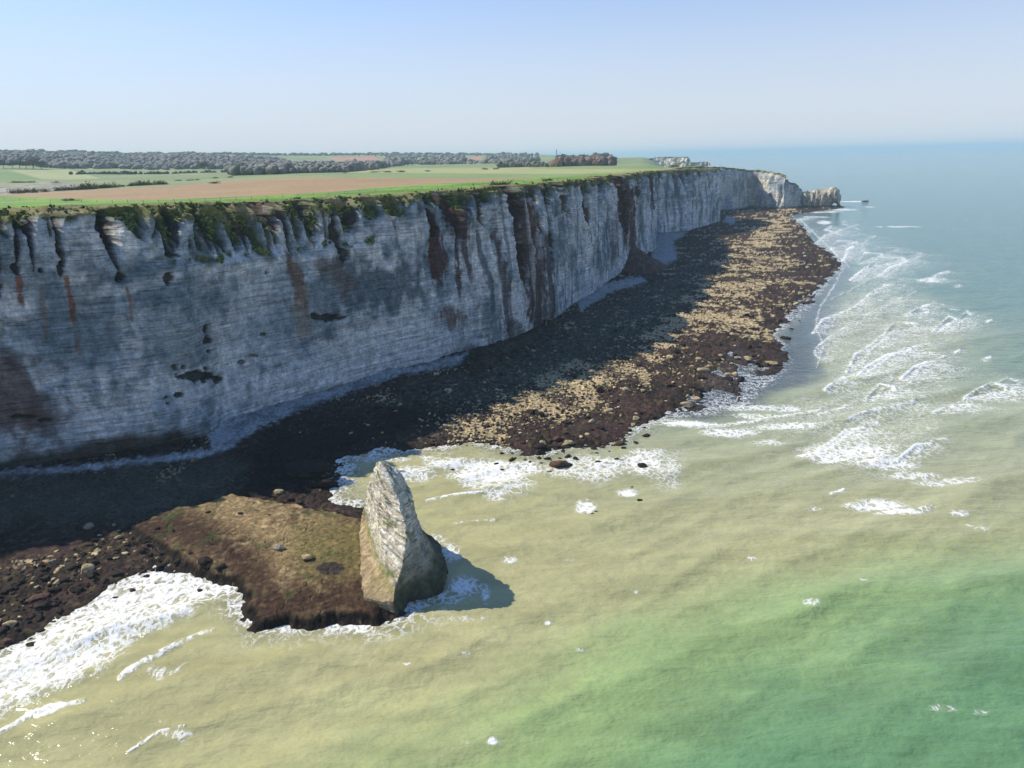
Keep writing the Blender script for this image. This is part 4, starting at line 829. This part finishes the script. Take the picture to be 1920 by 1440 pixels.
scatter([(1370,600),(1530,560),(1540,620),(1480,650),(1430,690),(1380,690)],28,1.0,2.2,'low dark rock among many on the wet flats right of the reef','low rocks on the wet flats',5,.05)
# rubble: uncountable stones
def rubble():
    n=15000; r=np.random.default_rng(5); cand=120000; a=r.uniform(-50,1560,cand); b=r.uniform(400,1200,cand)
    g=P(a,b,.4); q=g[:,0]; y=g[:,1]; zz,dS,dH,tf,pv,pw,bl_,co=shore_z(q,y)
    db=seg(pv,pw,band); fn=fbm(q/12,y/18,4,220)
    wt=ss(85,10,db+fn*28)+.25*ss(-20,20,sdp(pv,pw,[(560,830),(720,760),(900,700),(1000,650),(1100,590),(1300,500),(1330,520),(1180,680),(1000,760),(860,810)]))+.10*ss(-5,8,sdp(pv,pw,[(-60,1100),(200,1000),(330,1000),(300,1070),(150,1120),(0,1210),(-60,1220)]))
    wt=wt*(pw/900.)**1.6
    ok=(dS>-3)&(tf>3)&(dH<-.5)&(r.random(cand)<wt*.85); ii=np.where(ok)[0][:n]; n=len(ii); print('rubble',n)
    base,f=ico(1); vs=[rock_shape((base,f),1000+k,.8,1.4) for k in range(8)]; V=np.empty((n,len(base),3));C=np.empty((n,len(base),3)); 
    for j,i in enumerate(ii):
        D=math.hypot(q[i],y[i]); s=(.28+.55*r.random()**2.2)*(.8+D/1100.); v=vs[j%8]; an=r.random()*6.28; c_,s_=math.cos(an),math.sin(an)
        vv=v*np.array([s*r.uniform(.8,1.5),s,s*r.uniform(.45,.75)]); V[j,:,0]=vv[:,0]*c_-vv[:,1]*s_+q[i]; V[j,:,1]=vv[:,0]*s_+vv[:,1]*c_+y[i]; V[j,:,2]=vv[:,2]+zz[i]+s*.15
        tn=r.random()<((.40-.14*min(1.,max(0.,(q[i]**2+y[i]**2)**.5/400-1)))*float(np.clip((85-db[i]-fn[i]*28)/75,0,1))**.5 if q[i]>-40 else .12); C[j]=(TAN*r.uniform(.6,1.25) if tn else (DARK*r.uniform(.8,1.8) if r.random()<.7 else (MAR if r.random()<.6 else np.array([.05,.06,.045]))))  # tan stones thinned off the sunlit strip, so colour deepens the shade
    Fc=(f[None]+np.arange(n)[:,None,None]*len(base)).reshape(-1,3)
    o=mesh_np('rubble',V.reshape(-1,3),Fc,M['rock'],C.reshape(-1,3),smooth=False); tag(o,kind='stuff')
    o['label']='loose cobbles and rubble strewn over the reef'
rubble()
v=rock_shape(I4,41,.8)*np.array([9,4,1.6]); c0=P(1623,378,0); o=mesh_np('skerry',v,I4[1],M['rock'],np.tile(DARK,(len(v),1))); o.location=(c0[0],c0[1],.5); tag(o,'low dark rock awash alone in the open sea beyond the arch','skerry')
print('rocks',time.time()-T0)

# ------------------------------------------------------------------ woods, trees, hedges
def blobs(pts,r0,r1,hk,cols,seed,I=None,name='woods',jit=.35):
    I=I or ico(2); r=np.random.default_rng(seed); n=len(pts); nb=len(I[0]); vs=[]
    for k in range(6):
        v=I[0].copy(); v*= (1+r.normal(0,jit*.6,size=(nb,1))); vs.append(v)
    V=np.empty((n,nb,3));C=np.empty((n,nb,3))
    for j,(x,y,z) in enumerate(pts):
        s=r.uniform(r0*.75,r1*1.1)*(1+.25*math.sin(x/37.)*math.sin(y/61.)); z=z+r.uniform(-1.,2.)*s*.2; an=r.random()*6.28; c_,s_=math.cos(an),math.sin(an); v=vs[j%6]*np.array([s,s,s*hk*r.uniform(.8,1.2)])
        V[j,:,0]=v[:,0]*c_-v[:,1]*s_+x; V[j,:,1]=v[:,0]*s_+v[:,1]*c_+y; V[j,:,2]=v[:,2]+z+s*hk*(.75 if r0<5 else .45)
        C[j]=np.array(cols[r.integers(len(cols))])*r.uniform(.85,1.15)
    F_=(I[1][None]+np.arange(n)[:,None,None]*nb).reshape(-1,3); o=mesh_np(name,V.reshape(-1,3),F_,M['tree'],C.reshape(-1,3),smooth=True); tag(o,kind='stuff'); return o
GREYW=[(.19,.18,.165),(.205,.19,.175),(.175,.17,.155),(.16,.165,.135),(.20,.185,.175),(.15,.155,.135)]; DKW=[(.09,.11,.08),(.10,.12,.09)]  # greys lifted, distance haze is partly in the wood colour
def region(px0,px1,d0,d1,n,seed,cond=None):
    r=np.random.default_rng(seed); pxs=r.uniform(px0,px1,n); Ds=np.exp(r.uniform(math.log(d0),math.log(d1),n)); g=ray(pxs,296-.0234*(pxs-960)); h=np.hypot(g[:,0],g[:,1]); x=g[:,0]/h*Ds;y=g[:,1]/h*Ds
    z,wv,_,_,_,_=Tz(x,y); pv,pw=pix(x,y,z); ok=np.ones(n,bool) if cond is None else cond(pv,pw,Ds,x,y)
    return [(x[i],y[i],z[i]) for i in np.where(ok)[0]]
pw1=region(-300,560,1980,3400,4200,21,lambda a,b,D,x,y:~((a<75)&(b>300)&(D<2500)&(fbm(x/200,y/200,2,9)<.2))&(a<545-(D-2300)*.03))
blobs(pw1,5,8.5,.85,GREYW,22,name='far_wood')
pw2=region(430,800,1250,2300,2400,23,lambda a,b,D,x,y:(b<329-(a-430)*.02)&(b>303+.0*a)&(a<650+ (D-1250)*.12)&~((sdp(a,b,[(615,296),(716,294),(716,303),(630,310)])>-3)))
blobs(pw2,4.5,7.5,.95,GREYW+DKW[:1],24,name='valley_wood')
pw3=region(640,1010,2300,4300,1700,25,lambda a,b,D,x,y:(fbm(x/260,y/260,2,33)>-.08)&(sdp(a,b,[(610,293),(722,292),(722,309),(612,309)])<0)&(sdp(a,b,[(870,292),(910,292),(910,303),(870,303)])<0))
blobs(pw3,5.5,9,.8,GREYW+DKW[:1],26,name='hillside_wood')
pw4=region(-300,960,4500,5200,1300,27); blobs(pw4,7,14,.45,DKW+GREYW[:1],28,name='skyline_wood')
pw5=region(1036,1150,1330,1440,330,29); blobs(pw5,4,6.5,1.15,[(.17,.11,.085),(.20,.13,.10),(.15,.10,.09)],30,name='bare_grove')
pw6=region(935,1045,1450,1560,150,31); blobs(pw6,3,5,1.,[(.17,.12,.10),(.13,.12,.08)],32,name='bare_thicket')
pw7=region(1045,1148,2350,2600,170,33,lambda a,b,D,x,y:(fbm(x/60,y/60,2,35)>-.25)); blobs(pw7,7,12,1.0,[(.07,.08,.06),(.13,.10,.08),(.045,.06,.045)],34,name='crest_wood')
sel=np.argwhere((np.concatenate([veg,np.zeros((NR,nq))],0)>.45)|(np.arange(NF+NR)[:,None]>=NF)&(np.arange(NF+NR)[:,None]<NF+9)&(rng.random((NF+NR,nq))<.03))
VV=cliff_V; rr_=np.random.default_rng(77); pick=sel[rr_.random(len(sel)).argsort()[:60000]]; tp_=VV[pick[:,0],pick[:,1]]
okk=(pix(tp_[:,0],tp_[:,1],tp_[:,2])[0]>-60)&(np.hypot(tp_[:,0],tp_[:,1])<760); tp_=tp_[okk]; prob=(fbm(tp_[:,0]/6,tp_[:,1]/6+tp_[:,2]/5,3,78)>.2); tp_=tp_[prob][:6000]
blobs([tuple(a) for a in tp_],.16,.55,.8,[(.06,.10,.025),(.045,.08,.02),(.13,.17,.04),(.26,.26,.09),(.20,.22,.06),(.10,.14,.035)],79,I=ico(1),name='cliff_scrub',jit=.6)
# individual shrubs: a clump of small leaf faces on short stems
M['leaf']=ground_mat('shrub_leaves',.8,.6,1.4,bump=.3); M['bark']=flat_mat('bark',(.07,.05,.04),.95,.3,2.)
def leafcloud(r,n,rx,ry,rz,size,col,zc=0.):
    V=[];C=[];F_=[]
    cen=[r.normal(0,.42,3)*np.array([rx,ry,rz]) for _ in range(14)]
    for i in range(n):
        c=cen[i%14]+r.normal(0,.26,3)*np.array([rx,ry,rz]); c[2]=abs(c[2])+zc; a=r.normal(size=3); a/=np.linalg.norm(a); b=np.cross(a,r.normal(size=3)); b/=np.linalg.norm(b)
        s=size*r.uniform(.6,1.4); k=len(V); V+=[c-a*s,c+b*s*.7,c+a*s,c-b*s*.7]; F_.append([k,k+1,k+2,k+3]); cc=np.array(col)*r.uniform(.55,1.5); C+=[cc]*4
    return np.array(V),np.array(F_),np.array(C)
def tree(pxx,Dd,h,kind,label,group,seed,cat='tree',name='tree'):
    r=np.random.default_rng(seed); g=ray(pxx,296-.0234*(pxx-960)); k=Dd/math.hypot(g[0],g[1]); x,y=g[0]*k,g[1]*k; z=float(Tz(np.array([x]),np.array([y]))[0][0])
    e=bpy.data.objects.new(name,None); COL.objects.link(e); e.location=(x,y,z-.2); tag(e,label,cat,group)
    low=kind in('shrub','hedge'); wid=h*(1.6 if kind=='hedge' else .8 if low else .42)
    col={'bare':(.14,.105,.08),'green':(.06,.085,.03),'shrub':(.11,.10,.05),'hedge':(.06,.07,.035),'tawny':(.24,.19,.09)}[kind if kind in('bare','green','hedge') else ('shrub' if seed%3 else 'tawny')]
    V,F_,C=leafcloud(r,520 if low else 760,wid,wid*(.5 if kind=='hedge' else .9),h*(.55 if low else .30),h*.055+.1,col,0 if low else h*.38)
    mesh_np('crown',V,F_,M['leaf'],C,smooth=False,parent=e)
    # trunk with limbs
    TV=[];TF=[]
    def limb(a,b,ra,rb):
        a=np.array(a,float);b=np.array(b,float);d=b-a;d/=np.linalg.norm(d);u=np.cross(d,[.3,.9,.2]);u/=np.linalg.norm(u);v_=np.cross(d,u);k0=len(TV)
        for c,rr in((a,ra),(b,rb)):
            for j in range(6): t=j*math.pi/3; TV.append(c+rr*(math.cos(t)*u+math.sin(t)*v_))
        for j in range(6): TF.append([k0+j,k0+(j+1)%6,k0+6+(j+1)%6,k0+6+j])
    hb=h*(.15 if low else .5); limb((0,0,-.3),(0,0,hb),h*.03,h*.02)
    for j in range(7):
        t=j*.9+r.random(); limb((0,0,hb*(.5+.07*j)),(math.cos(t)*wid*.6,math.sin(t)*wid*.5,hb+h*r.uniform(.15,.4)),h*.014,h*.005)
    mesh_np('trunk',np.array(TV),np.array(TF),M['bark'],smooth=True,parent=e)
    return e
GT='broad trees at the left edge before the woods'
for i,(a,h,l) in enumerate([(8,17,'round crowned tree at the far left edge before the wood'),(24,15,'pale crowned tree second from the left edge'),(38,18,'tree with a dark low crown left of the tallest'),(50,16,'small grey tree in the middle of the left hand row'),(63,24,'tallest tree of the row at the left edge'),(78,18,'dark rounded tree at the right end of the left hand row')]): tree(a,1900,h*1.15,'green' if i in(0,2,5) else 'bare',l,GT,50+i)
GS='shrubs in the scrub strip behind the brown field'
shr=[(15,760,4),(25,745,5,),(42,770,4),(55,740,5),(75,745,4),(108,760,5.5),(122,755,5),(135,770,4.5),(150,750,6),(160,750,7),(172,765,6),(185,760,5.5),(196,765,5),(206,770,4.5),(222,790,3.5),(240,800,3.5),(250,800,4.5),(262,805,7),(274,810,4),(285,815,4.5),(295,815,5.5),(300,812,4)]
lab=['low dark bush at the left edge of the scrub strip','dark bush second from left edge of the scrub strip','tawny bush near the left of the scrub strip','wide tawny bush on the chalky scrub','low bush right of the wide tawny one','bare round bush beside the white chalk scar','brown bush just right of the bare round one','short bush between two wider brown ones','wide brown bush at the widest part of the strip','tallest brown bush at the middle of the strip','round brown bush right of the tallest','yellowish bush at the centre of the strip','dark green bush under the yellowish one','small dark bush where the strip narrows','tiny bush at the start of the green wedge','low dark bush on the green wedge','dark long bush on the green wedge','bare twiggy tall bush over the dark long one','thin bush right of the bare twiggy one','pale bush near the end of the strip','bare bush second from the end of the strip','last bush at the right end of the strip']
for i,s in enumerate(shr): tree(s[0],s[1],s[2]*1.25,'shrub',lab[i],GS,80+i,'shrub','shrub')
hd=[(330,1010,3.5,'dark hedge clump left of the field mound'),(352,1010,3.5,'dark hedge clump right of another left of the field mound'),(365,1015,3,'low hedge end piece left of the field mound'),(22,1180,4,'dark hedge piece at the left between two green fields'),(38,1175,4,'dark hedge piece on the left field edge, middle one'),(54,1170,4,'dark hedge piece at the right end of the left field edge'),(100,1120,3.5,'short dark hedge beside the chalk scar'),(400,1130,3,'thin hedge on the field edge below the red and white mast'),(428,1140,3,'thin reddish hedge right below the red and white mast'),(398,760,3.4,'brown earthy bush standing alone on the ploughed field edge'),(910,1180,4,'small dark tree alone on the far green field'),(928,1190,4,'small dark tree right of another on the far green field'),(645,1080,3.2,'short brown hedge left on the far edge of the green field'),(700,1100,4.2,'long brown hedge left piece on the far edge of the green field'),(725,1100,4.2,'long brown hedge middle piece on the far edge of the green field'),(750,1100,4.0,'long brown hedge right piece on the far edge of the green field'),(800,1120,3,'last short hedge right on the far edge of the green field')]
for i,(a,d_,h,l) in enumerate(hd): tree(a,d_,h,'hedge',l,'hedges and bushes between the fields',120+i,'hedge','hedge')
# far dark round trees right of the grove
for i,(a,d_,h,l) in enumerate([(1145,2250,17,'dark round tree left of the pair on the far slope'),(1152,2250,20,'dark round tree right of the pair on the far slope'),(1052,2200,30,'tall dark tree beside the thin tower'),(1100,2200,30,'tall dark round tree behind the bare grove'),(1078,2150,22,'dark tree behind the middle of the bare grove'),(383,1900,26,'dark evergreen standing out at the wood edge left of the mast'),(494,1700,20,'big dark evergreen at the wood edge right of the mast')]): tree(a,d_,h,'green',l,'dark trees standing out before the far woods',150+i)
# long thin field hedges drawn as rows of bush clumps
pl=region(130,450,1560,1640,900,61,lambda a,b,D,x,y:np.abs(D-(1560+ (a-130)*.25))<6); blobs(pl,2.2,3.6,.8,DKW,62,name='field_hedge')
bw=bpy.data.objects['rubble']
# low tawny bushes on the cliff rim
GR='bushes on the cliff rim'
for i,(a,py_,h,l) in enumerate([(118,377,2.2,'low brown bush on the grassy rim at the left'),(925,347,3.4,'long brown bush on the cliff rim above the brown gully'),(945,347,3.2,'brown bush right beside the long one on the rim'),(1028,339,3.4,'reddish bush on the rim right of the grassy ribs'),(1115,333,2.4,'small dark bush on the rim near the red scar'),(1145,331,2.6,'dark bush on the rim just left of the red scar'),(545,375,1.6,'low bush above the red hollow in the rim')]):
    Dd=None
    for D0 in np.linspace(230,900,400):
        g=PD(a,py_,D0)
        if g[2]<=Tz(np.array([g[0]]),np.array([g[1]]))[0][0]: Dd=D0;break
    if Dd: tree(a,Dd,h,'shrub' if i%2 else 'hedge',l,GR,170+i,'shrub','shrub')
print('trees',time.time()-T0)

# ------------------------------------------------------------------ built things
def box(bmv,x0,x1,y0,y1,z0,z1):
    k=len(bmv[0]); bmv[0]+= [(x0,y0,z0),(x1,y0,z0),(x1,y1,z0),(x0,y1,z0),(x0,y0,z1),(x1,y0,z1),(x1,y1,z1),(x0,y1,z1)]
    bmv[1]+= [[k+a for a in f] for f in ((0,3,2,1),(4,5,6,7),(0,1,5,4),(1,2,6,5),(2,3,7,6),(3,0,4,7))]
def bar(bmv,a,b,r):
    a=np.array(a,float);b=np.array(b,float);d=b-a;d/=np.linalg.norm(d);u=np.cross(d,[.31,.2,.93] if abs(d[2])<.9 else [1,0,0]);u/=np.linalg.norm(u);v_=np.cross(d,u);k=len(bmv[0])
    for c in(a,b):
        for s,t in((1,1),(-1,1),(-1,-1),(1,-1)): bmv[0].append(tuple(c+r*(s*u+t*v_)))
    bmv[1]+=[[k+j,k+(j+1)%4,k+4+(j+1)%4,k+4+j] for j in range(4)]+[[k+3,k+2,k+1,k],[k+4,k+5,k+6,k+7]]
def build(name,bmv,mat,parent):
    me=bpy.data.meshes.new(name); me.from_pydata(bmv[0],[],bmv[1]); me.materials.append(mat); o=bpy.data.objects.new(name,me); COL.objects.link(o); o.parent=parent; return o
def at(pxx,Dd,dz=0.):
    g=ray(pxx,296-.0234*(pxx-960)); k=Dd/math.hypot(g[0],g[1]); x,y=g[0]*k,g[1]*k; return x,y,float(Tz(np.array([x]),np.array([y]))[0][0])+dz
M['red']=flat_mat('red_paint',(.5,.05,.03),.6,.1); M['wpaint']=flat_mat('white_paint',(.8,.8,.78),.6,.1); M['steel']=flat_mat('grey_steel',(.25,.26,.28),.5,.1); M['slate']=flat_mat('slate_roof',(.09,.10,.12),.7,.2,.5); M['tile']=flat_mat('brown_tile',(.25,.11,.07),.8,.2,.5); M['render']=flat_mat('pale_render',(.78,.75,.68),.9,.08); M['glass']=flat_mat('window_glass',(.05,.07,.09),.1,.1,spec=.6); M['wood']=flat_mat('weathered_post',(.14,.11,.08),.9,.3,3.)
def mast(pxx,Dd,pyb,pyt,label):
    x,y,z=at(pxx,Dd); g=PD(pxx,pyt,Dd); H=g[2]-z; e=bpy.data.objects.new('radio_mast',None); COL.objects.link(e); e.location=(x,y,z); tag(e,label,'mast')
    n=7
    for k in range(n):
        b=[[],[]]; z0=H*k/n;z1=H*(k+1)/n; w0=1.5*(1-.45*z0/H);w1=1.5*(1-.45*z1/H); c=[(math.cos(t),math.sin(t)) for t in (0,2.094,4.189)]
        for i in range(3):
            j=(i+1)%3; bar(b,(c[i][0]*w0,c[i][1]*w0,z0),(c[i][0]*w1,c[i][1]*w1,z1),.22)
            m_=3
            for s in range(m_):
                za=z0+(z1-z0)*s/m_;zb=z0+(z1-z0)*(s+1)/m_;wa=w0+(w1-w0)*s/m_;wb=w0+(w1-w0)*(s+1)/m_
                bar(b,(c[i][0]*wa,c[i][1]*wa,za),(c[j][0]*wb,c[j][1]*wb,zb),.13); bar(b,(c[i][0]*wa,c[i][1]*wa,za),(c[j][0]*wa,c[j][1]*wa,za),.13)
        build('lattice_section',b,M['red'] if k%2==0 and k<5 else (M['wpaint'] if k<5 else M['steel']),e)
    b=[[],[]]; bar(b,(0,0,H),(0,0,H+4),.12); build('antenna',b,M['steel'],e)
mast(430,1880,322,288,'red and white lattice radio mast rising in front of the grey wood')
def tower(pxx,Dd,pyt):
    x,y,z=at(pxx,Dd); H=PD(pxx,pyt,Dd)[2]-z; e=bpy.data.objects.new('tower',None); COL.objects.link(e); e.location=(x,y,z); tag(e,'thin grey tower on the skyline beside tall dark trees','tower')
    for nm,r0_,r1_,za,zb in(('shaft',1.7,1.2,0,H*.86),('gallery',2.2,2.2,H*.86,H*.89),('lantern',1.0,.3,H*.89,H)):
        k=16;V=[];Fq=[]
        for rr,zz in((r0_,za),(r1_,zb)):
            for j in range(k): V.append((rr*math.cos(j*2*math.pi/k),rr*math.sin(j*2*math.pi/k),zz))
        Fq=[[j,(j+1)%k,k+(j+1)%k,k+j] for j in range(k)]+[list(range(k))[::-1],list(range(k,2*k))]; build(nm,(V,Fq),M['steel'],e)
tower(1043.5,2450,279)
def house(pxx,Dd,L_,Wd,H,label,rot,roofm='slate',up=0):
    x,y,z=at(pxx,Dd); e=bpy.data.objects.new('house',None); COL.objects.link(e); e.location=(x,y,z-1+up); e.rotation_euler=(0,0,rot); tag(e,label,'house','houses among the far woods')
    b=[[],[]]; box(b,-L_/2,L_/2,-Wd/2,Wd/2,-3,H); k=len(b[0]); rh=Wd*.42
    b[0]+=[(-L_/2,-Wd/2,H),(-L_/2,Wd/2,H),(-L_/2,0,H+rh),(L_/2,-Wd/2,H),(L_/2,Wd/2,H),(L_/2,0,H+rh)]; b[1]+=[[k,k+2,k+1],[k+3,k+4,k+5]]; wl=build('wall',b,M['render'],e)
    r=[[],[]]; o_=.5
    for s in(-1,1):
        kk=len(r[0]); r[0]+=[(-L_/2-o_,s*(Wd/2+o_),H-.35),(L_/2+o_,s*(Wd/2+o_),H-.35),(L_/2+o_,0,H+rh+.05),(-L_/2-o_,0,H+rh+.05)]; r[0]+=[(a,b_,c+.3) for a,b_,c in r[0][kk:kk+4]]; r[1]+=[[kk+a for a in f] for f in((0,1,2,3),(4,5,6,7),(0,1,5,4),(1,2,6,5),(3,0,4,7))]
    rf=build('roof',r,M[roofm],e); c=[[],[]]; box(c,L_*.3,L_*.3+1,-.5,.5,H+rh-1.2,H+rh+1.3); build('chimney',c,M['tile'],rf)
    for i in range(3):
        wn=[[],[]]; xx=-L_*.32+i*L_*.32; box(wn,xx-.55,xx+.55,-Wd/2-.05,-Wd/2+.1,H*.35,H*.75); build('window',wn,M['glass'],e)
for a,d_,l1,w1,h1,lb,rt,rm,up in [(22,2650,22,10,6,'white house at the far left below the skyline','r',"slate",7),(143,2780,24,9,6,'long white house showing above the left wood','r',"slate",17),(148.5,2800,10,9,7,'small bright house joined to the right of the long white one','r',"slate",17),(157,2900,12,8,5,'low pale house right of the long white one','r','tile',16),(6,3300,18,9,5,'small pale house near the skyline at the left edge','r','slate',8),(752,3300,14,9,7,'left grey roofed house of the hillside village','r','slate',12),(762,3320,16,10,8,'biggest grey roofed house of the hillside village','r','slate',12),(773,3350,12,9,6,'right hand house of the hillside village','r','tile',12),(512,2420,18,8,4,'long low shed beyond the valley wood','r','slate',12),(1062,2120,16,8,4.5,'white house half hidden behind the bare grove','r','slate',8),(1232.5,2300,14,9,5,'pale building at the foot of the far chalk track','r','slate',5)]:
    house(a,d_,l1,w1,h1,lb,-math.atan2((a-960)/1332.,1)*.9+random.uniform(-.2,.2),rm,up)
for nm in ('x',): pass
# fence along the lower edge of the brown field
def ground_hit(a,b,D0=230,D1=1000):
    for D in np.linspace(D0,D1,500):
        g=PD(a,b,D)
        if g[2]<=Tz(np.array([g[0]]),np.array([g[1]]))[0][0]: return D
    return None
fe=bpy.data.objects.new('fence',None); COL.objects.link(fe); tag(fe,'post and wire fence along the green strip below the ploughed field','fence')
prev=None; wire=[[],[]]; fx=[(-60,374),(0,374),(60,377),(120,379),(200,380.5),(270,381),(340,379),(420,376),(500,372.5),(580,367.5),(640,363.5),(720,358),(800,353.5),(880,348.5),(950,344)]
for a in np.arange(-50,950,29.):
    b=np.interp(a,[c[0] for c in fx],[c[1] for c in fx]); D=ground_hit(a,b)
    if not D: continue
    g=PD(a,b,D); z=float(Tz(np.array([g[0]]),np.array([g[1]]))[0][0]); p_=[[],[]]; bar(p_,(g[0],g[1],z-.3),(g[0],g[1],z+1.2),.055); build('post',p_,M['wood'],fe)
    if prev is not None:
        for h in(.5,.8,1.1): bar(wire,(prev[0],prev[1],prev[2]+h),(g[0],g[1],z+h),.012)
    prev=(g[0],g[1],z)
build('wire',wire,M['steel'],fe)
# walkers on the cliff-top path
def person(a,b,label,col,leg,seed,turn=0.,dx=0):
    D=ground_hit(a,b)
    if not D: return
    g=PD(a,b,D); x,y=g[0]+dx,g[1]; z=float(Tz(np.array([x]),np.array([y]))[0][0])+.1; e=bpy.data.objects.new('person',None); COL.objects.link(e); e.location=(x,y,z); e.rotation_euler=(0,0,turn); tag(e,label,'person','walkers on the cliff top path')
    J=[(0,0,.95),(0,0,1.15),(0,0,1.42),(0,0,1.52),(0,.02,1.64),(0,.02,1.74),(.1,0,.9),(.12,.1,.5),(.12,.02,.06),(.12,.16,.03),(-.1,0,.9),(-.11,-.04,.5),(-.12,-.2,.08),(-.12,-.06,.03),(.2,0,1.4),(.27,-.05,1.12),(.26,.1,.9),(-.2,0,1.4),(-.27,.02,1.12),(-.26,.14,.9)]
    E_=[(0,1),(1,2),(2,3),(3,4),(4,5),(0,6),(6,7),(7,8),(8,9),(0,10),(10,11),(11,12),(12,13),(2,14),(14,15),(15,16),(2,17),(17,18),(18,19)]
    rad=[.16,.15,.17,.06,.105,.09,.1,.07,.05,.045,.1,.07,.05,.045,.08,.055,.04,.08,.055,.04]
    me=bpy.data.meshes.new('body'); me.from_pydata(J,E_,[]); o=bpy.data.objects.new('body',me); COL.objects.link(o); o.parent=e
    sk=o.modifiers.new('s','SKIN'); 
    if not me.skin_vertices: 
        bpy.context.view_layer.objects.active=o; o.select_set(True); bpy.ops.mesh.customdata_skin_add()
    for i,r_ in enumerate(rad): me.skin_vertices[0].data[i].radius=(r_,r_*.85)
    me.skin_vertices[0].data[0].use_root=True; sub=o.modifiers.new('u','SUBSURF'); sub.levels=1; sub.render_levels=1
    m,n,bb=newmat('clothes',.9,.2); geo=N(n,'ShaderNodeTexCoord'); sp=N(n,'ShaderNodeSeparateXYZ'); n.links.new(geo.outputs['Object'],sp.inputs[0]); rp=N(n,'ShaderNodeValToRGB'); rp.color_ramp.interpolation='CONSTANT'
    el=rp.color_ramp.elements; el[0].color=(*leg,1); el[0].position=0; el[1].position=.49; el[1].color=(*col,1); x_=el.new(.80); x_.color=(.55,.35,.26,1); x_=el.new(.90); x_.color=(.05,.035,.03,1)
    n.links.new(mrange(n,sp.outputs[2],0,1.9,0,1),rp.inputs[0]); n.links.new(rp.outputs[0],bb.inputs['Base Color']); me.materials.append(m)
person(819,361,'walker in a white top on the grass at the cliff edge, leftmost','' or (.8,.8,.8),(.03,.04,.08),1,.6)
person(822,361,'walker in dark clothes right beside the leftmost white top',(.05,.06,.1),(.03,.03,.04),2,-.4,.0)
person(864,352.5,'walker in a white top on the path left of the long brown bush',(.8,.8,.78),(.05,.05,.07),3,1.2)
person(888,350.5,'walker in dark clothes alone just left of the long brown bush',(.10,.05,.04),(.03,.03,.04),4,.2)
person(982,343.5,'walker in pale blue, left one of the two above the red gully',(.6,.65,.75),(.05,.05,.07),5,.9)
person(986,343.3,'walker in white, right one of the two above the red gully',(.8,.8,.8),(.04,.04,.05),6,-.9)
person(1045,338.5,'walker in grey farthest to the right on the rim path',(.35,.38,.42),(.05,.05,.06),7,.3)

# ------------------------------------------------------------------ air
hz=[[],[]]; box(hz,-52000,52000,-1000,52000,-12,206)
me=bpy.data.meshes.new('haze'); me.from_pydata(hz[0],[],hz[1]); ho=bpy.data.objects.new('haze',me); COL.objects.link(ho); tag(ho,kind='stuff')
m=bpy.data.materials.new('haze'); m.use_nodes=True; n=m.node_tree; n.nodes.clear(); out=n.nodes.new('ShaderNodeOutputMaterial'); pv=n.nodes.new('ShaderNodeVolumePrincipled'); pv.inputs['Color'].default_value=(.58,.79,.90,1); pv.inputs['Density'].default_value=.00008; pv.inputs['Anisotropy'].default_value=.0
n.links.new(pv.outputs[0],out.inputs['Volume']); me.materials.append(m)
scene.cycles.volume_step_rate=1
print('done',time.time()-T0)
